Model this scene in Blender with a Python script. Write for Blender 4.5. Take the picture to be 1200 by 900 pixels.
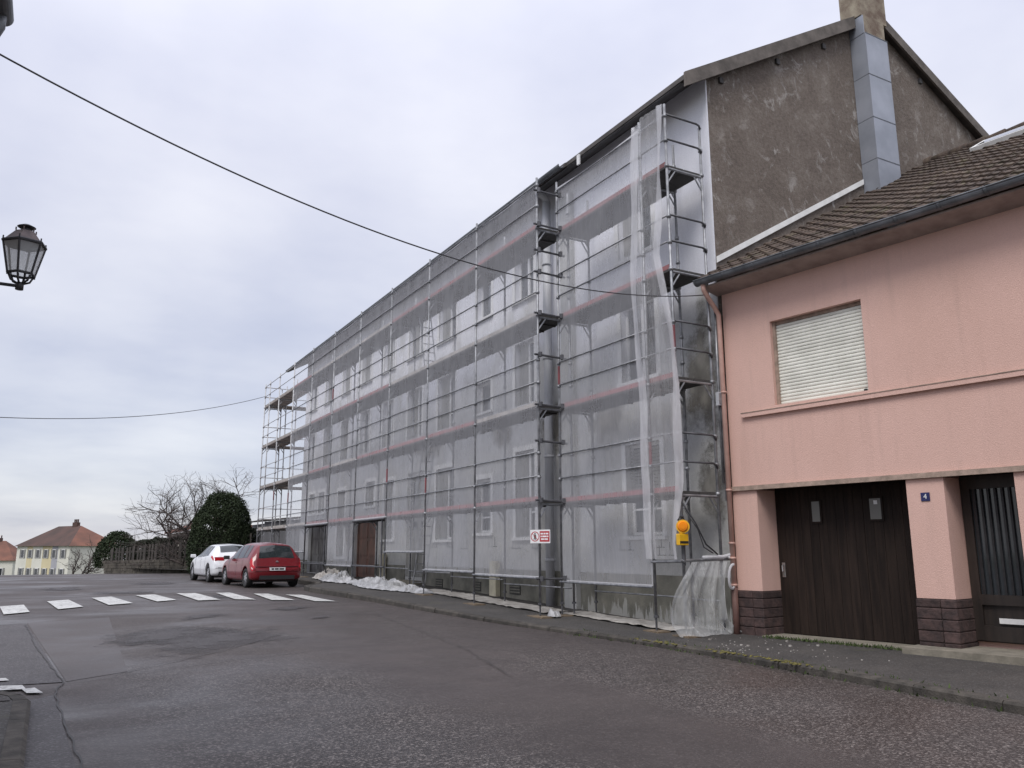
import bpy, bmesh, math, random
import numpy as np
from mathutils import Matrix, Vector, noise

random.seed(7)
for o in list(bpy.data.objects):
    bpy.data.objects.remove(o)
SC = bpy.context.scene
COL = SC.collection
R = math.radians

# ------------------------------------------------------------------ camera
ZC = 1.45
cam_d = bpy.data.cameras.new('camera')
cam = bpy.data.objects.new('camera', cam_d)
COL.objects.link(cam)
F, PITCH, ROLL, YAW = 957.6, 0.2010643, -0.001783, 0.508528
cam_d.sensor_width = 36
cam_d.lens = F / 1200 * 36
cam_d.clip_start = 0.05
cam_d.clip_end = 6000
fw = Vector((math.sin(YAW) * math.cos(PITCH), math.cos(YAW) * math.cos(PITCH), math.sin(PITCH)))
rt = Vector((math.cos(YAW), -math.sin(YAW), 0))
up = rt.cross(fw)
r2 = math.cos(ROLL) * rt + math.sin(ROLL) * up
u2 = -math.sin(ROLL) * rt + math.cos(ROLL) * up
cam.matrix_world = Matrix(((r2.x, u2.x, -fw.x, 0), (r2.y, u2.y, -fw.y, 0), (r2.z, u2.z, -fw.z, ZC), (0, 0, 0, 1)))
SC.camera = cam

# ------------------------------------------------------------------ world: overcast sky
SUN_EL, SUN_AZ = 52, 232        # azimuth clockwise from +Y
w = bpy.data.worlds.new('World')
SC.world = w
w.use_nodes = True
nt = w.node_tree
nt.nodes.clear()
def wn(t, **k):
    n = nt.nodes.new(t)
    for a, b in k.items():
        setattr(n, a, b)
    return n
def wl(a, b):
    nt.links.new(a, b)
out = wn('ShaderNodeOutputWorld')
bgc = wn('ShaderNodeBackground')
bgs = wn('ShaderNodeBackground')
addS = wn('ShaderNodeAddShader')
sky = wn('ShaderNodeTexSky', sky_type='NISHITA', sun_disc=False)
sky.sun_elevation = R(SUN_EL)
sky.sun_rotation = R(SUN_AZ)
bgs.inputs['Strength'].default_value = 0.05
thin = wn('ShaderNodeVectorMath', operation='SCALE'); thin.inputs[3].default_value = 0.5      # cloud cover dims the clear sky
wl(sky.outputs[0], thin.inputs[0]); wl(thin.outputs[0], bgs.inputs['Color'])
tc = wn('ShaderNodeTexCoord')
sep = wn('ShaderNodeSeparateXYZ')
wl(tc.outputs['Generated'], sep.inputs[0])
def wmath(op, a, b=None):
    n = wn('ShaderNodeMath', operation=op)
    for i, v in enumerate((a, b)):
        if v is None:
            continue
        if isinstance(v, (int, float)):
            n.inputs[i].default_value = v
        else:
            wl(v, n.inputs[i])
    return n.outputs[0]
zc = wmath('MAXIMUM', sep.outputs[2], 0.0)
zd = wmath('ADD', zc, 0.16)
cx = wmath('DIVIDE', sep.outputs[0], zd)
cy = wmath('DIVIDE', sep.outputs[1], zd)
cmb = wn('ShaderNodeCombineXYZ')
wl(cx, cmb.inputs[0]); wl(cy, cmb.inputs[1])
n1 = wn('ShaderNodeTexNoise'); n1.inputs['Scale'].default_value = 0.8; n1.inputs['Detail'].default_value = 6; n1.inputs['Roughness'].default_value = 0.52
n2 = wn('ShaderNodeTexNoise'); n2.inputs['Scale'].default_value = 1.7; n2.inputs['Detail'].default_value = 5
wl(cmb.outputs[0], n1.inputs['Vector']); wl(cmb.outputs[0], n2.inputs['Vector'])
cl = wmath('ADD', wmath('MULTIPLY', n1.outputs[0], 0.7), wmath('MULTIPLY', n2.outputs[0], 0.3))
cr = wn('ShaderNodeValToRGB')
cr.color_ramp.elements[0].position = 0.37; cr.color_ramp.elements[0].color = (0.60, 0.615, 0.75, 1)
cr.color_ramp.elements[1].position = 0.63; cr.color_ramp.elements[1].color = (0.92, 0.91, 0.97, 1)
wl(cl, cr.inputs[0])
grad = wmath('ADD', wmath('MULTIPLY', wmath('MULTIPLY', zc, zc), 1.1), 0.76)     # overcast: zenith brighter than the horizon
vm = wn('ShaderNodeVectorMath', operation='SCALE')
wl(cr.outputs[0], vm.inputs[0]); wl(grad, vm.inputs[3])
wl(vm.outputs[0], bgc.inputs['Color'])
bgc.inputs['Strength'].default_value = 0.70
wl(bgc.outputs[0], addS.inputs[0]); wl(bgs.outputs[0], addS.inputs[1])
wl(addS.outputs[0], out.inputs['Surface'])

# ------------------------------------------------------------------ soft sun behind cloud
sd = bpy.data.lights.new('sun', 'SUN')
sun = bpy.data.objects.new('sun', sd)
COL.objects.link(sun)
sd.energy = 1.5
sd.angle = R(25)
sd.color = (1.0, 0.97, 0.93)
sdir = Vector((math.sin(R(SUN_AZ)) * math.cos(R(SUN_EL)), math.cos(R(SUN_AZ)) * math.cos(R(SUN_EL)), math.sin(R(SUN_EL))))
sun.rotation_euler = sdir.to_track_quat('Z', 'Y').to_euler()

SC.view_settings.view_transform = 'Standard'
SC.view_settings.look = 'None'
SC.view_settings.exposure = 0.46
SC.view_settings.gamma = 1
SC.render.engine = 'CYCLES'
SC.render.resolution_x = 1024
SC.render.resolution_y = 768
SC.cycles.transparent_max_bounces = 24
SC.cycles.max_bounces = 8

# ------------------------------------------------------------------ materials
def lin(c):
    return (c[0], c[1], c[2], 1)
class NM:
    """small node-material helper"""
    def __init__(s, name, rough=0.8, metallic=0.0, spec=0.5):
        s.m = bpy.data.materials.new(name)
        s.m.use_nodes = True
        s.t = s.m.node_tree
        s.b = s.t.nodes['Principled BSDF']
        s.b.inputs['Roughness'].default_value = rough
        s.b.inputs['Metallic'].default_value = metallic
        s.b.inputs['Specular IOR Level'].default_value = spec
        s.o = s.t.nodes['Material Output']
        s._pos = None
    def n(s, t, **k):
        x = s.t.nodes.new(t)
        for a, b in k.items():
            setattr(x, a, b)
        return x
    def l(s, a, b):
        s.t.links.new(a, b)
    def pos(s, scale=(1, 1, 1), obj=False):
        if obj:
            p = s.n('ShaderNodeTexCoord').outputs['Object']
        else:
            p = s.n('ShaderNodeNewGeometry').outputs['Position']
        mp = s.n('ShaderNodeMapping')
        mp.inputs['Scale'].default_value = scale
        s.l(p, mp.inputs['Vector'])
        return mp.outputs[0]
    def noise(s, vec, scale=5, detail=4, rough=0.55, dist=0.0):
        x = s.n('ShaderNodeTexNoise')
        x.inputs['Scale'].default_value = scale
        x.inputs['Detail'].default_value = detail
        x.inputs['Roughness'].default_value = rough
        x.inputs['Distortion'].default_value = dist
        s.l(vec, x.inputs['Vector'])
        return x.outputs[0]
    def voro(s, vec, scale=5, feature='F1', out=0):
        x = s.n('ShaderNodeTexVoronoi', feature=feature)
        x.inputs['Scale'].default_value = scale
        s.l(vec, x.inputs['Vector'])
        return x.outputs[out]
    def ramp(s, fac, stops):
        x = s.n('ShaderNodeValToRGB')
        e = x.color_ramp.elements
        while len(e) < len(stops):
            e.new(0.5)
        for i, (p, c) in enumerate(stops):
            e[i].position = p
            e[i].color = lin(c) if not isinstance(c, (int, float)) else (c, c, c, 1)
        s.l(fac, x.inputs[0])
        return x.outputs[0]
    def mix(s, fac, a, b, blend='MIX'):
        x = s.n('ShaderNodeMix', data_type='RGBA', blend_type=blend)
        for sock, v in ((x.inputs[0], fac), (x.inputs[6], a), (x.inputs[7], b)):
            if isinstance(v, (int, float)):
                sock.default_value = v
            elif isinstance(v, tuple):
                sock.default_value = lin(v)
            else:
                s.l(v, sock)
        return x.outputs[2]
    def math(s, op, a, b=0.0):
        x = s.n('ShaderNodeMath', operation=op)
        for i, v in enumerate((a, b)):
            if isinstance(v, (int, float)):
                x.inputs[i].default_value = v
            else:
                s.l(v, x.inputs[i])
        return x.outputs[0]
    def color(s, v):
        if isinstance(v, tuple):
            s.b.inputs['Base Color'].default_value = lin(v)
        else:
            s.l(v, s.b.inputs['Base Color'])
        return s
    def rough(s, v):
        s.l(v, s.b.inputs['Roughness']); return s
    def bump(s, h, strength=0.3, dist=0.01):
        x = s.n('ShaderNodeBump')
        x.inputs['Strength'].default_value = strength
        x.inputs['Distance'].default_value = dist
        s.l(h, x.inputs['Height'])
        s.l(x.outputs[0], s.b.inputs['Normal'])
        return s

def simple(name, c1, c2=None, scale=6, rough=0.8, metallic=0.0, bump=0.0, spec=0.5, detail=5, stretch=(1, 1, 1), rnd=0.0, bscale=None):
    q = NM(name, rough, metallic, spec)
    c2 = c2 or tuple(x * 0.75 for x in c1)
    v = q.pos(stretch)
    f = q.noise(v, scale, detail)
    col = q.ramp(f, [(0.35, c2), (0.65, c1)])
    if rnd:
        oi = q.n('ShaderNodeObjectInfo').outputs['Random']
        hv = q.n('ShaderNodeHueSaturation')
        q.l(q.math('ADD', q.math('MULTIPLY', oi, rnd * 2), 1 - rnd), hv.inputs['Value'])
        q.l(col, hv.inputs['Color'])
        col = hv.outputs[0]
    q.color(col)
    if bump:
        q.bump(q.noise(q.pos(), bscale or scale * 8, 4), bump, 0.02)
    return q.m

M = {}
# insulation boards / old render of the facade
q = NM('facade_render', 0.9)
v = q.pos((1, 1, 0.35))
a = q.noise(v, 0.9, 6, 0.6)
col = q.ramp(a, [(0.30, (0.60, 0.605, 0.65)), (0.5, (0.71, 0.715, 0.77)), (0.70, (0.77, 0.775, 0.84))])
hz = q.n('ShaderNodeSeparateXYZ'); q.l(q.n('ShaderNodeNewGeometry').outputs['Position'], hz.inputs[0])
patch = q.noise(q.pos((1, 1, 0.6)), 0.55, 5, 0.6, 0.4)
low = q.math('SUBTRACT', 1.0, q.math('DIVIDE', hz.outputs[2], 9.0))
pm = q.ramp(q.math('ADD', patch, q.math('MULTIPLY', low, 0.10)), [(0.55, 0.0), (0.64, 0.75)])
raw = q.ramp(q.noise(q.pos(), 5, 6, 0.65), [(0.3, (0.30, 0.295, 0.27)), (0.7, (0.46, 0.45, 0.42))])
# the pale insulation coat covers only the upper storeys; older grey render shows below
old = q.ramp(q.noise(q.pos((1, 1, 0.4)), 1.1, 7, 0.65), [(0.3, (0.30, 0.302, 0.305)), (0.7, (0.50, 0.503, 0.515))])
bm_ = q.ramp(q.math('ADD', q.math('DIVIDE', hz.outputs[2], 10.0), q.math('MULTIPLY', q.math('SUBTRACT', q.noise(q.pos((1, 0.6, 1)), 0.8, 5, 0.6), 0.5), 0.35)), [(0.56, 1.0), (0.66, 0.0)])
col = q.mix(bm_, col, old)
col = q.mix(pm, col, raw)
fine = q.noise(q.pos(), 30, 3)
col = q.mix(0.18, col, q.ramp(fine, [(0.3, 0.4), (0.7, 0.75)]), 'MIX')
q.color(col); q.bump(fine, 0.25, 0.01)
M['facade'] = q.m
# right hand end of the facade (bare insulation above, stained concrete below)
# gable roughcast
q = NM('gable_roughcast', 0.95)
a = q.noise(q.pos(), 1.6, 8, 0.68, 0.3)
b = q.noise(q.pos(), 14, 6, 0.7)
col = q.ramp(a, [(0.3, (0.105, 0.084, 0.069)), (0.5, (0.15, 0.122, 0.102)), (0.62, (0.205, 0.176, 0.15)), (0.72, (0.37, 0.34, 0.31))])
col = q.mix(0.45, col, q.ramp(b, [(0.3, (0.06, 0.046, 0.037)), (0.7, (0.26, 0.22, 0.19))]))
flak = q.ramp(q.noise(q.pos((1, 1, 0.7)), 3.2, 9, 0.75, 0.8), [(0.545, 0.0), (0.63, 1.0)])
flak = q.math('MULTIPLY', flak, q.ramp(q.noise(q.pos(), 0.6, 3), [(0.38, 0.0), (0.6, 1.0)]))
col = q.mix(q.math('MULTIPLY', flak, 0.8), col, (0.40, 0.38, 0.355))
q.color(col); q.bump(q.math('ADD', b, q.noise(q.pos(), 60, 3)), 0.6, 0.03)
M['gable'] = q.m
# pink roughcast with grime
q = NM('pink_render', 0.92)
a = q.noise(q.pos((1, 1, 0.5)), 0.8, 6, 0.6)
b = q.noise(q.pos(), 70, 3)
col = q.ramp(a, [(0.3, (0.61, 0.395, 0.325)), (0.7, (0.69, 0.455, 0.385))])
col = q.mix(0.22, col, q.ramp(b, [(0.3, (0.36, 0.225, 0.19)), (0.7, (0.72, 0.48, 0.42))]))
gr_ = q.ramp(q.noise(q.pos((4, 4, 0.3)), 1.4, 7, 0.7), [(0.52, 0.0), (0.8, 0.3)])
col = q.mix(gr_, col, (0.36, 0.245, 0.205))
q.color(col); q.bump(b, 0.5, 0.012)
M['pink'] = q.m
M['pink_edge'] = simple('pink_ledge_weathered', (0.42, 0.31, 0.25), (0.26, 0.2, 0.16), 9, 0.9, bump=0.3)
M['plinth'] = simple('plinth_concrete', (0.225, 0.215, 0.18), (0.12, 0.118, 0.098), 2.2, 0.9, bump=0.4, detail=8)
q = NM('plinth_splashed', 0.9)
a = q.ramp(q.noise(q.pos(), 2.2, 8), [(0.35, (0.12, 0.118, 0.098)), (0.65, (0.225, 0.215, 0.18))])
sz = q.n('ShaderNodeSeparateXYZ'); q.l(q.n('ShaderNodeNewGeometry').outputs['Position'], sz.inputs[0])
hgt = q.math('SUBTRACT', 0.62, sz.outputs[2])
spl = q.ramp(q.math('ADD', q.noise(q.pos((1, 4.5, 0.5)), 1.6, 6, 0.7), q.math('MULTIPLY', hgt, 0.45)), [(0.66, 0.0), (0.69, 1.0)])
q.color(q.mix(q.math('MULTIPLY', spl, 0.75), a, (0.42, 0.415, 0.39))); q.bump(q.noise(q.pos(), 30, 4), 0.4, 0.02)
M['plinth_splash'] = q.m
M['pilaster'] = simple('pilaster_grey', (0.46, 0.46, 0.45), (0.3, 0.3, 0.29), 2.5, 0.9, bump=0.3, stretch=(1, 1, 0.4))
M['zinc'] = simple('zinc_sheet', (0.36, 0.38, 0.43), (0.27, 0.29, 0.33), 1.3, 0.5, 0.35, 0.08, bscale=4)
M['zinc_pipe'] = simple('zinc_pipe_grey', (0.50, 0.51, 0.54), (0.36, 0.365, 0.38), 2.5, 0.6, 0.1, stretch=(1, 1, 0.3))
M['gutter'] = simple('gutter_grey', (0.19, 0.20, 0.215), (0.10, 0.108, 0.116), 3, 0.5, 0.3)
M['rust_render'] = simple('mossy_chimney_render', (0.33, 0.29, 0.22), (0.14, 0.10, 0.075), 3.2, 0.95, bump=0.5, detail=8)
M['fibre'] = simple('fibre_cement_roof', (0.12, 0.11, 0.105), (0.06, 0.055, 0.052), 2, 0.9, bump=0.3)
M['eave_wood'] = simple('eave_boarding', (0.13, 0.125, 0.125), (0.06, 0.058, 0.058), 4, 0.85, stretch=(2, 0.5, 2))
M['verge'] = simple('verge_board', (0.155, 0.135, 0.12), (0.08, 0.07, 0.062), 3, 0.9, bump=0.3)
M['steel'] = simple('galvanised_tube', (0.34, 0.345, 0.36), (0.19, 0.195, 0.205), 7, 0.5, 0.55)
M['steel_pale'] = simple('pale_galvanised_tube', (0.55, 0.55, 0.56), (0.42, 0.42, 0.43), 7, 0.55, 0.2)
M['steel_dark'] = simple('dark_tube', (0.13, 0.13, 0.14), (0.07, 0.07, 0.075), 7, 0.55, 0.5)
M['red_paint'] = simple('faded_red_paint', (0.22, 0.06, 0.07), (0.15, 0.055, 0.06), 6, 0.7)
M['toe_red'] = simple('faded_red_toe_board', (0.30, 0.125, 0.13), (0.22, 0.115, 0.115), 3, 0.8)
M['toe_wood'] = simple('grey_toe_board', (0.42, 0.39, 0.36), (0.26, 0.24, 0.22), 3, 0.85)
q = NM('scaffold_deck', 0.85)
dots = q.voro(q.pos((1, 1, 1)), 14)
q.color(q.mix(q.ramp(dots, [(0.18, 1.0), (0.24, 0.0)]), (0.055, 0.052, 0.05), (0.022, 0.022, 0.022)))
M['deck'] = q.m
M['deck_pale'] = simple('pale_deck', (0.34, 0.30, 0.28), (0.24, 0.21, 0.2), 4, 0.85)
M['timber'] = simple('sole_board_timber', (0.2, 0.15, 0.1), (0.11, 0.085, 0.06), 9, 0.9)
M['white_frame'] = simple('white_window_frame', (0.72, 0.72, 0.72), (0.6, 0.6, 0.6), 4, 0.5)
M['surround'] = simple('pale_window_surround', (0.72, 0.72, 0.72), (0.6, 0.6, 0.6), 3, 0.85)
M['shutter_grey'] = simple('grey_shutter', (0.25, 0.245, 0.23), (0.15, 0.15, 0.14), 5, 0.8, stretch=(1, 1, 0.3))
g = NM('window_glass', 0.06, 0, 0.6); g.color((0.03, 0.035, 0.04)); M['glass'] = g.m
g = NM('dark_opening', 0.9); g.color((0.03, 0.03, 0.03)); M['dark'] = g.m
M['door_red'] = simple('peeling_brown_door', (0.20, 0.105, 0.08), (0.11, 0.075, 0.06), 3, 0.8, stretch=(1, 1, 0.4))
M['door_grey'] = simple('weathered_grey_door', (0.16, 0.155, 0.15), (0.075, 0.07, 0.07), 3, 0.85, stretch=(1, 1, 0.4))
M['vent'] = simple('cellar_vent_dark', (0.07, 0.068, 0.06), (0.045, 0.043, 0.04), 20, 0.9)
M['cream'] = simple('cream_cabinet', (0.6, 0.56, 0.42), (0.5, 0.46, 0.35), 5, 0.7)
M['white_strip'] = simple('white_flashing', (0.82, 0.82, 0.80), (0.7, 0.7, 0.68), 5, 0.6)
# pink house
q = NM('roof_tile', 0.9)
a = q.noise(q.pos(), 7, 6, 0.65)
col = q.ramp(a, [(0.28, (0.032, 0.024, 0.019)), (0.5, (0.07, 0.049, 0.038)), (0.72, (0.125, 0.095, 0.07))])
moss = q.ramp(q.noise(q.pos(), 2.2, 6, 0.7), [(0.55, 0.0), (0.68, 0.75)])
col = q.mix(moss, col, (0.105, 0.095, 0.05))
oi = q.n('ShaderNodeObjectInfo').outputs['Random']
hv = q.n('ShaderNodeHueSaturation'); q.l(q.math('ADD', q.math('MULTIPLY', oi, 0.5), 0.75), hv.inputs['Value']); q.l(col, hv.inputs['Color'])
q.color(hv.outputs[0]); q.bump(q.noise(q.pos(), 60, 4), 0.4, 0.01)
M['tile'] = q.m
M['soffit'] = simple('painted_soffit', (0.40, 0.33, 0.30), (0.29, 0.235, 0.215), 4, 0.85, stretch=(1, 1, 1))
M['shutter'] = simple('cream_roller_shutter', (0.76, 0.755, 0.68), (0.66, 0.655, 0.585), 3, 0.6, rnd=0.05)
M['pipe_pink'] = simple('pink_downpipe', (0.55, 0.35, 0.29), (0.44, 0.27, 0.225), 5, 0.6)
M['pipe_brown'] = simple('brown_cast_pipe', (0.13, 0.065, 0.052), (0.08, 0.042, 0.035), 5, 0.7)
M['stone'] = simple('dark_red_stone', (0.075, 0.046, 0.042), (0.034, 0.023, 0.022), 8, 0.9, bump=0.8, detail=8, rnd=0.25, bscale=18)
M['garage_wood'] = simple('dark_brown_door_wood', (0.028, 0.0185, 0.0145), (0.014, 0.0095, 0.008), 5, 0.75, spec=0.2, stretch=(3, 3, 0.25), rnd=0.12, bump=0.15)
M['entry_wood'] = simple('dark_entry_wood', (0.033, 0.024, 0.02), (0.018, 0.014, 0.012), 5, 0.5, stretch=(3, 3, 0.25))
M['iron'] = simple('black_iron', (0.03, 0.03, 0.032), (0.018, 0.018, 0.02), 12, 0.5, 0.3)
g = NM('frosted_pane', 0.35, 0, 0.5); g.color((0.14, 0.135, 0.12)); M['frost'] = g.m
M['brass'] = simple('grey_metal_fitting', (0.4, 0.4, 0.4), (0.3, 0.3, 0.3), 9, 0.35, 0.8)
M['plate_blue'] = simple('blue_enamel', (0.012, 0.018, 0.1), (0.01, 0.014, 0.08), 9, 0.3)
M['white'] = simple('white_paint', (0.78, 0.78, 0.78), (0.68, 0.68, 0.68), 9, 0.5)
M['step'] = simple('concrete_step', (0.25, 0.225, 0.18), (0.16, 0.145, 0.115), 5, 0.95, bump=0.4)
# ground
q = NM('asphalt_road', 0.7, 0, 0.4)
P = q.pos()
big = q.noise(P, 0.28, 5, 0.6)
mid = q.noise(P, 1.3, 6, 0.6)
cg = q.n('ShaderNodeSeparateColor'); q.l(q.voro(P, 62, 'F1', 1), cg.inputs[0])
col = q.ramp(big, [(0.3, (0.036, 0.029, 0.027)), (0.7, (0.075, 0.062, 0.058))])
col = q.mix(0.4, col, q.ramp(mid, [(0.3, (0.032, 0.026, 0.025)), (0.7, (0.084, 0.069, 0.065))]))
chip = q.ramp(cg.outputs[0], [(0.0, (0.016, 0.014, 0.013)), (0.55, (0.052, 0.044, 0.041)), (0.8, (0.11, 0.096, 0.09)), (1.0, (0.27, 0.24, 0.22))])
sx = q.n('ShaderNodeSeparateXYZ'); q.l(P, sx.inputs[0])
# chippings are worn away in the wheel tracks and beyond the trench
xw = q.math('ADD', sx.outputs[0], q.math('MULTIPLY', q.math('SUBTRACT', q.noise(P, 0.5, 4), 0.5), 2.2))
tracks = q.ramp(q.math('DIVIDE', xw, 9.0), [(0.06, 0.25), (0.14, 0.8), (0.34, 0.8), (0.43, 0.15), (0.57, 0.15), (0.66, 0.7), (0.95, 0.55)])
yw = q.math('ADD', sx.outputs[1], q.math('MULTIPLY', q.math('SUBTRACT', q.noise(P, 0.4, 3), 0.5), 4.0))
fary = q.ramp(q.math('DIVIDE', yw, 40.0), [(0.24, 1.0), (0.30, 0.45), (1.0, 0.4)])
chipmask = q.math('MULTIPLY', tracks, fary)
col = q.mix(chipmask, col, chip)
q.color(col)
q.rough(q.ramp(q.noise(q.pos((0.7, 1, 1)), 0.45, 5, 0.6, 0.4), [(0.36, 0.36), (0.62, 0.72)]))
q.bump(q.math('ADD', q.math('MULTIPLY', q.voro(P, 62), q.math('ADD', chipmask, 0.15)), q.math('MULTIPLY', q.noise(P, 9, 4), 0.5)), 0.5, 0.012)
M['asphalt'] = q.m
q = NM('smooth_asphalt_patch', 0.5)
P = q.pos()
col = q.ramp(q.noise(P, 1.6, 6, 0.6), [(0.3, (0.052, 0.043, 0.041)), (0.7, (0.082, 0.068, 0.065))])
cg = q.n('ShaderNodeSeparateColor'); q.l(q.voro(P, 70, 'F1', 1), cg.inputs[0])
col = q.mix(0.2, col, q.ramp(cg.outputs[0], [(0.0, 0.03), (0.8, 0.09), (1.0, 0.2)]))
q.color(col); q.rough(q.ramp(q.noise(P, 0.8, 4), [(0.35, 0.5), (0.65, 0.72)])); q.bump(q.noise(P, 50, 3), 0.3, 0.008)
M['patch_smooth'] = q.m
q = NM('dark_asphalt_patch', 0.65)
P = q.pos()
cg = q.n('ShaderNodeSeparateColor'); q.l(q.voro(P, 60, 'F1', 1), cg.inputs[0])
col = q.mix(0.45, q.ramp(q.noise(P, 1.8, 6, 0.6), [(0.3, (0.042, 0.034, 0.035)), (0.7, (0.076, 0.063, 0.064))]), q.ramp(cg.outputs[0], [(0.0, 0.015), (0.8, 0.07), (1.0, 0.19)]))
q.color(col); q.bump(q.voro(P, 60), 0.4, 0.012)
M['patch_dark'] = q.m
def ragged(mname, src):
    m_ = M[src].copy(); m_.name = mname
    t = m_.node_tree; b_ = t.nodes['Principled BSDF']; o_ = t.nodes['Material Output']
    at = t.nodes.new('ShaderNodeAttribute'); at.attribute_name = 'edge'
    ge = t.nodes.new('ShaderNodeNewGeometry'); nz = t.nodes.new('ShaderNodeTexNoise'); nz.inputs['Scale'].default_value = 3.2; nz.inputs['Detail'].default_value = 9; nz.inputs['Roughness'].default_value = 0.72
    t.links.new(ge.outputs['Position'], nz.inputs['Vector'])
    ma = t.nodes.new('ShaderNodeMath'); ma.operation = 'MULTIPLY_ADD'; ma.inputs[1].default_value = 1.5
    t.links.new(nz.outputs[0], ma.inputs[0]); t.links.new(at.outputs['Fac'], ma.inputs[2])
    rp = t.nodes.new('ShaderNodeValToRGB'); rp.color_ramp.elements[0].position = 0.0; rp.color_ramp.elements[1].position = 1.0
    mr = t.nodes.new('ShaderNodeMapRange'); mr.inputs[1].default_value = 1.05; mr.inputs[2].default_value = 1.55; mr.inputs[3].default_value = 0.15; mr.inputs[4].default_value = 1.0
    t.links.new(ma.outputs[0], mr.inputs[0])
    tr_ = t.nodes.new('ShaderNodeBsdfTransparent'); mx = t.nodes.new('ShaderNodeMixShader')
    t.links.new(mr.outputs[0], mx.inputs[0]); t.links.new(b_.outputs[0], mx.inputs[1]); t.links.new(tr_.outputs[0], mx.inputs[2]); t.links.new(mx.outputs[0], o_.inputs['Surface'])
    M[mname] = m_
ragged('worn_dark', 'patch_dark')
M['raw_src'] = simple('raw_concrete', (0.28, 0.265, 0.235), (0.12, 0.112, 0.098), 3.0, 0.95, bump=0.3, detail=8, stretch=(1, 1, 0.5))
ragged('raw_wall', 'raw_src')
g = NM('tar_seam', 0.6); g.color((0.028, 0.025, 0.024)); M['tar'] = g.m
q = NM('pavement_asphalt', 0.85)
P = q.pos()
col = q.ramp(q.noise(P, 1.2, 6, 0.65), [(0.3, (0.032, 0.028, 0.025)), (0.7, (0.075, 0.066, 0.058))])
cg = q.n('ShaderNodeSeparateColor'); q.l(q.voro(P, 65, 'F1', 1), cg.inputs[0])
col = q.mix(0.3, col, q.ramp(cg.outputs[0], [(0.0, 0.015), (0.8, 0.06), (1.0, 0.2)]))
mo = q.ramp(q.noise(P, 0.9, 6, 0.7), [(0.60, 0.0), (0.72, 0.5)])
col = q.mix(mo, col, (0.07, 0.075, 0.03))
q.color(col); q.bump(q.voro(P, 60), 0.4, 0.012)
M['pave'] = q.m
M['kerb'] = simple('kerb_stone', (0.075, 0.066, 0.056), (0.03, 0.027, 0.023), 6, 0.9, bump=0.5, detail=8, rnd=0.2)
q = NM('worn_white_road_paint', 0.6)
P = q.pos()
wear = q.ramp(q.noise(P, 9, 8, 0.75), [(0.38, 1.0), (0.50, 0.0)])
col = q.mix(q.math('MULTIPLY', wear, 0.7), q.ramp(q.noise(P, 1.2, 4), [(0.3, (0.42, 0.42, 0.40)), (0.7, (0.58, 0.58, 0.56))]), (0.12, 0.11, 0.11))
q.color(col); M['paint'] = q.m
M['yellow_paint'] = simple('worn_yellow_moss', (0.22, 0.19, 0.045), (0.09, 0.085, 0.03), 14, 0.9)
M['earth'] = simple('field_grass', (0.075, 0.085, 0.03), (0.05, 0.05, 0.025), 0.4, 0.95)
# nets and films
def netmat(name, col, op, var=0.12, weave=0.0):
    q = NM(name, 0.9)
    v = q.pos((1, 1, 0.5))
    f = q.noise(v, 2.4, 4, 0.55)
    cre = q.noise(q.pos((1, 1, 0.12)), 5.5, 6, 0.6, 0.6)
    cre = q.ramp(cre, [(0.47, 0.0), (0.5, 1.0), (0.53, 0.0)])
    f = q.math('ADD', f, q.math('MULTIPLY', cre, 0.17))
    fa = q.ramp(f, [(0.3, max(op - var, 0)), (0.7, min(op + var, 1)), (1.0, min(op + var * 2.5, 1))])
    tr = q.n('ShaderNodeBsdfTransparent')
    df = q.n('ShaderNodeBsdfDiffuse'); df.inputs['Color'].default_value = lin(col)
    tl = q.n('ShaderNodeBsdfTranslucent'); tl.inputs['Color'].default_value = lin(col)
    m1 = q.n('ShaderNodeMixShader'); m1.inputs[0].default_value = 0.4
    q.l(df.outputs[0], m1.inputs[1]); q.l(tl.outputs[0], m1.inputs[2])
    m2 = q.n('ShaderNodeMixShader')
    q.l(fa, m2.inputs[0]); q.l(tr.outputs[0], m2.inputs[1]); q.l(m1.outputs[0], m2.inputs[2])
    q.l(m2.outputs[0], q.o.inputs['Surface'])
    return q.m
M['net'] = netmat('white_mesh_net', (0.90, 0.905, 0.955), 0.275, 0.04)
M['net2'] = netmat('white_mesh_net_double', (0.85, 0.85, 0.88), 0.42, 0.1)
M['net_loose'] = netmat('loose_white_mesh', (0.88, 0.88, 0.9), 0.26, 0.06)
M['net_hem'] = netmat('white_net_hem', (0.75, 0.75, 0.77), 0.85, 0.1)
M['drape'] = netmat('hanging_white_film', (0.80, 0.81, 0.81), 0.34, 0.22)
q = NM('crumpled_film', 0.4)
q.color(q.ramp(q.noise(q.pos(), 3, 6, 0.65), [(0.35, (0.20, 0.20, 0.20)), (0.7, (0.45, 0.45, 0.46))])); M['film'] = q.m
M['film_dirty'] = simple('dirty_sheet', (0.45, 0.43, 0.4), (0.25, 0.23, 0.21), 4, 0.7, detail=7)
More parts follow.
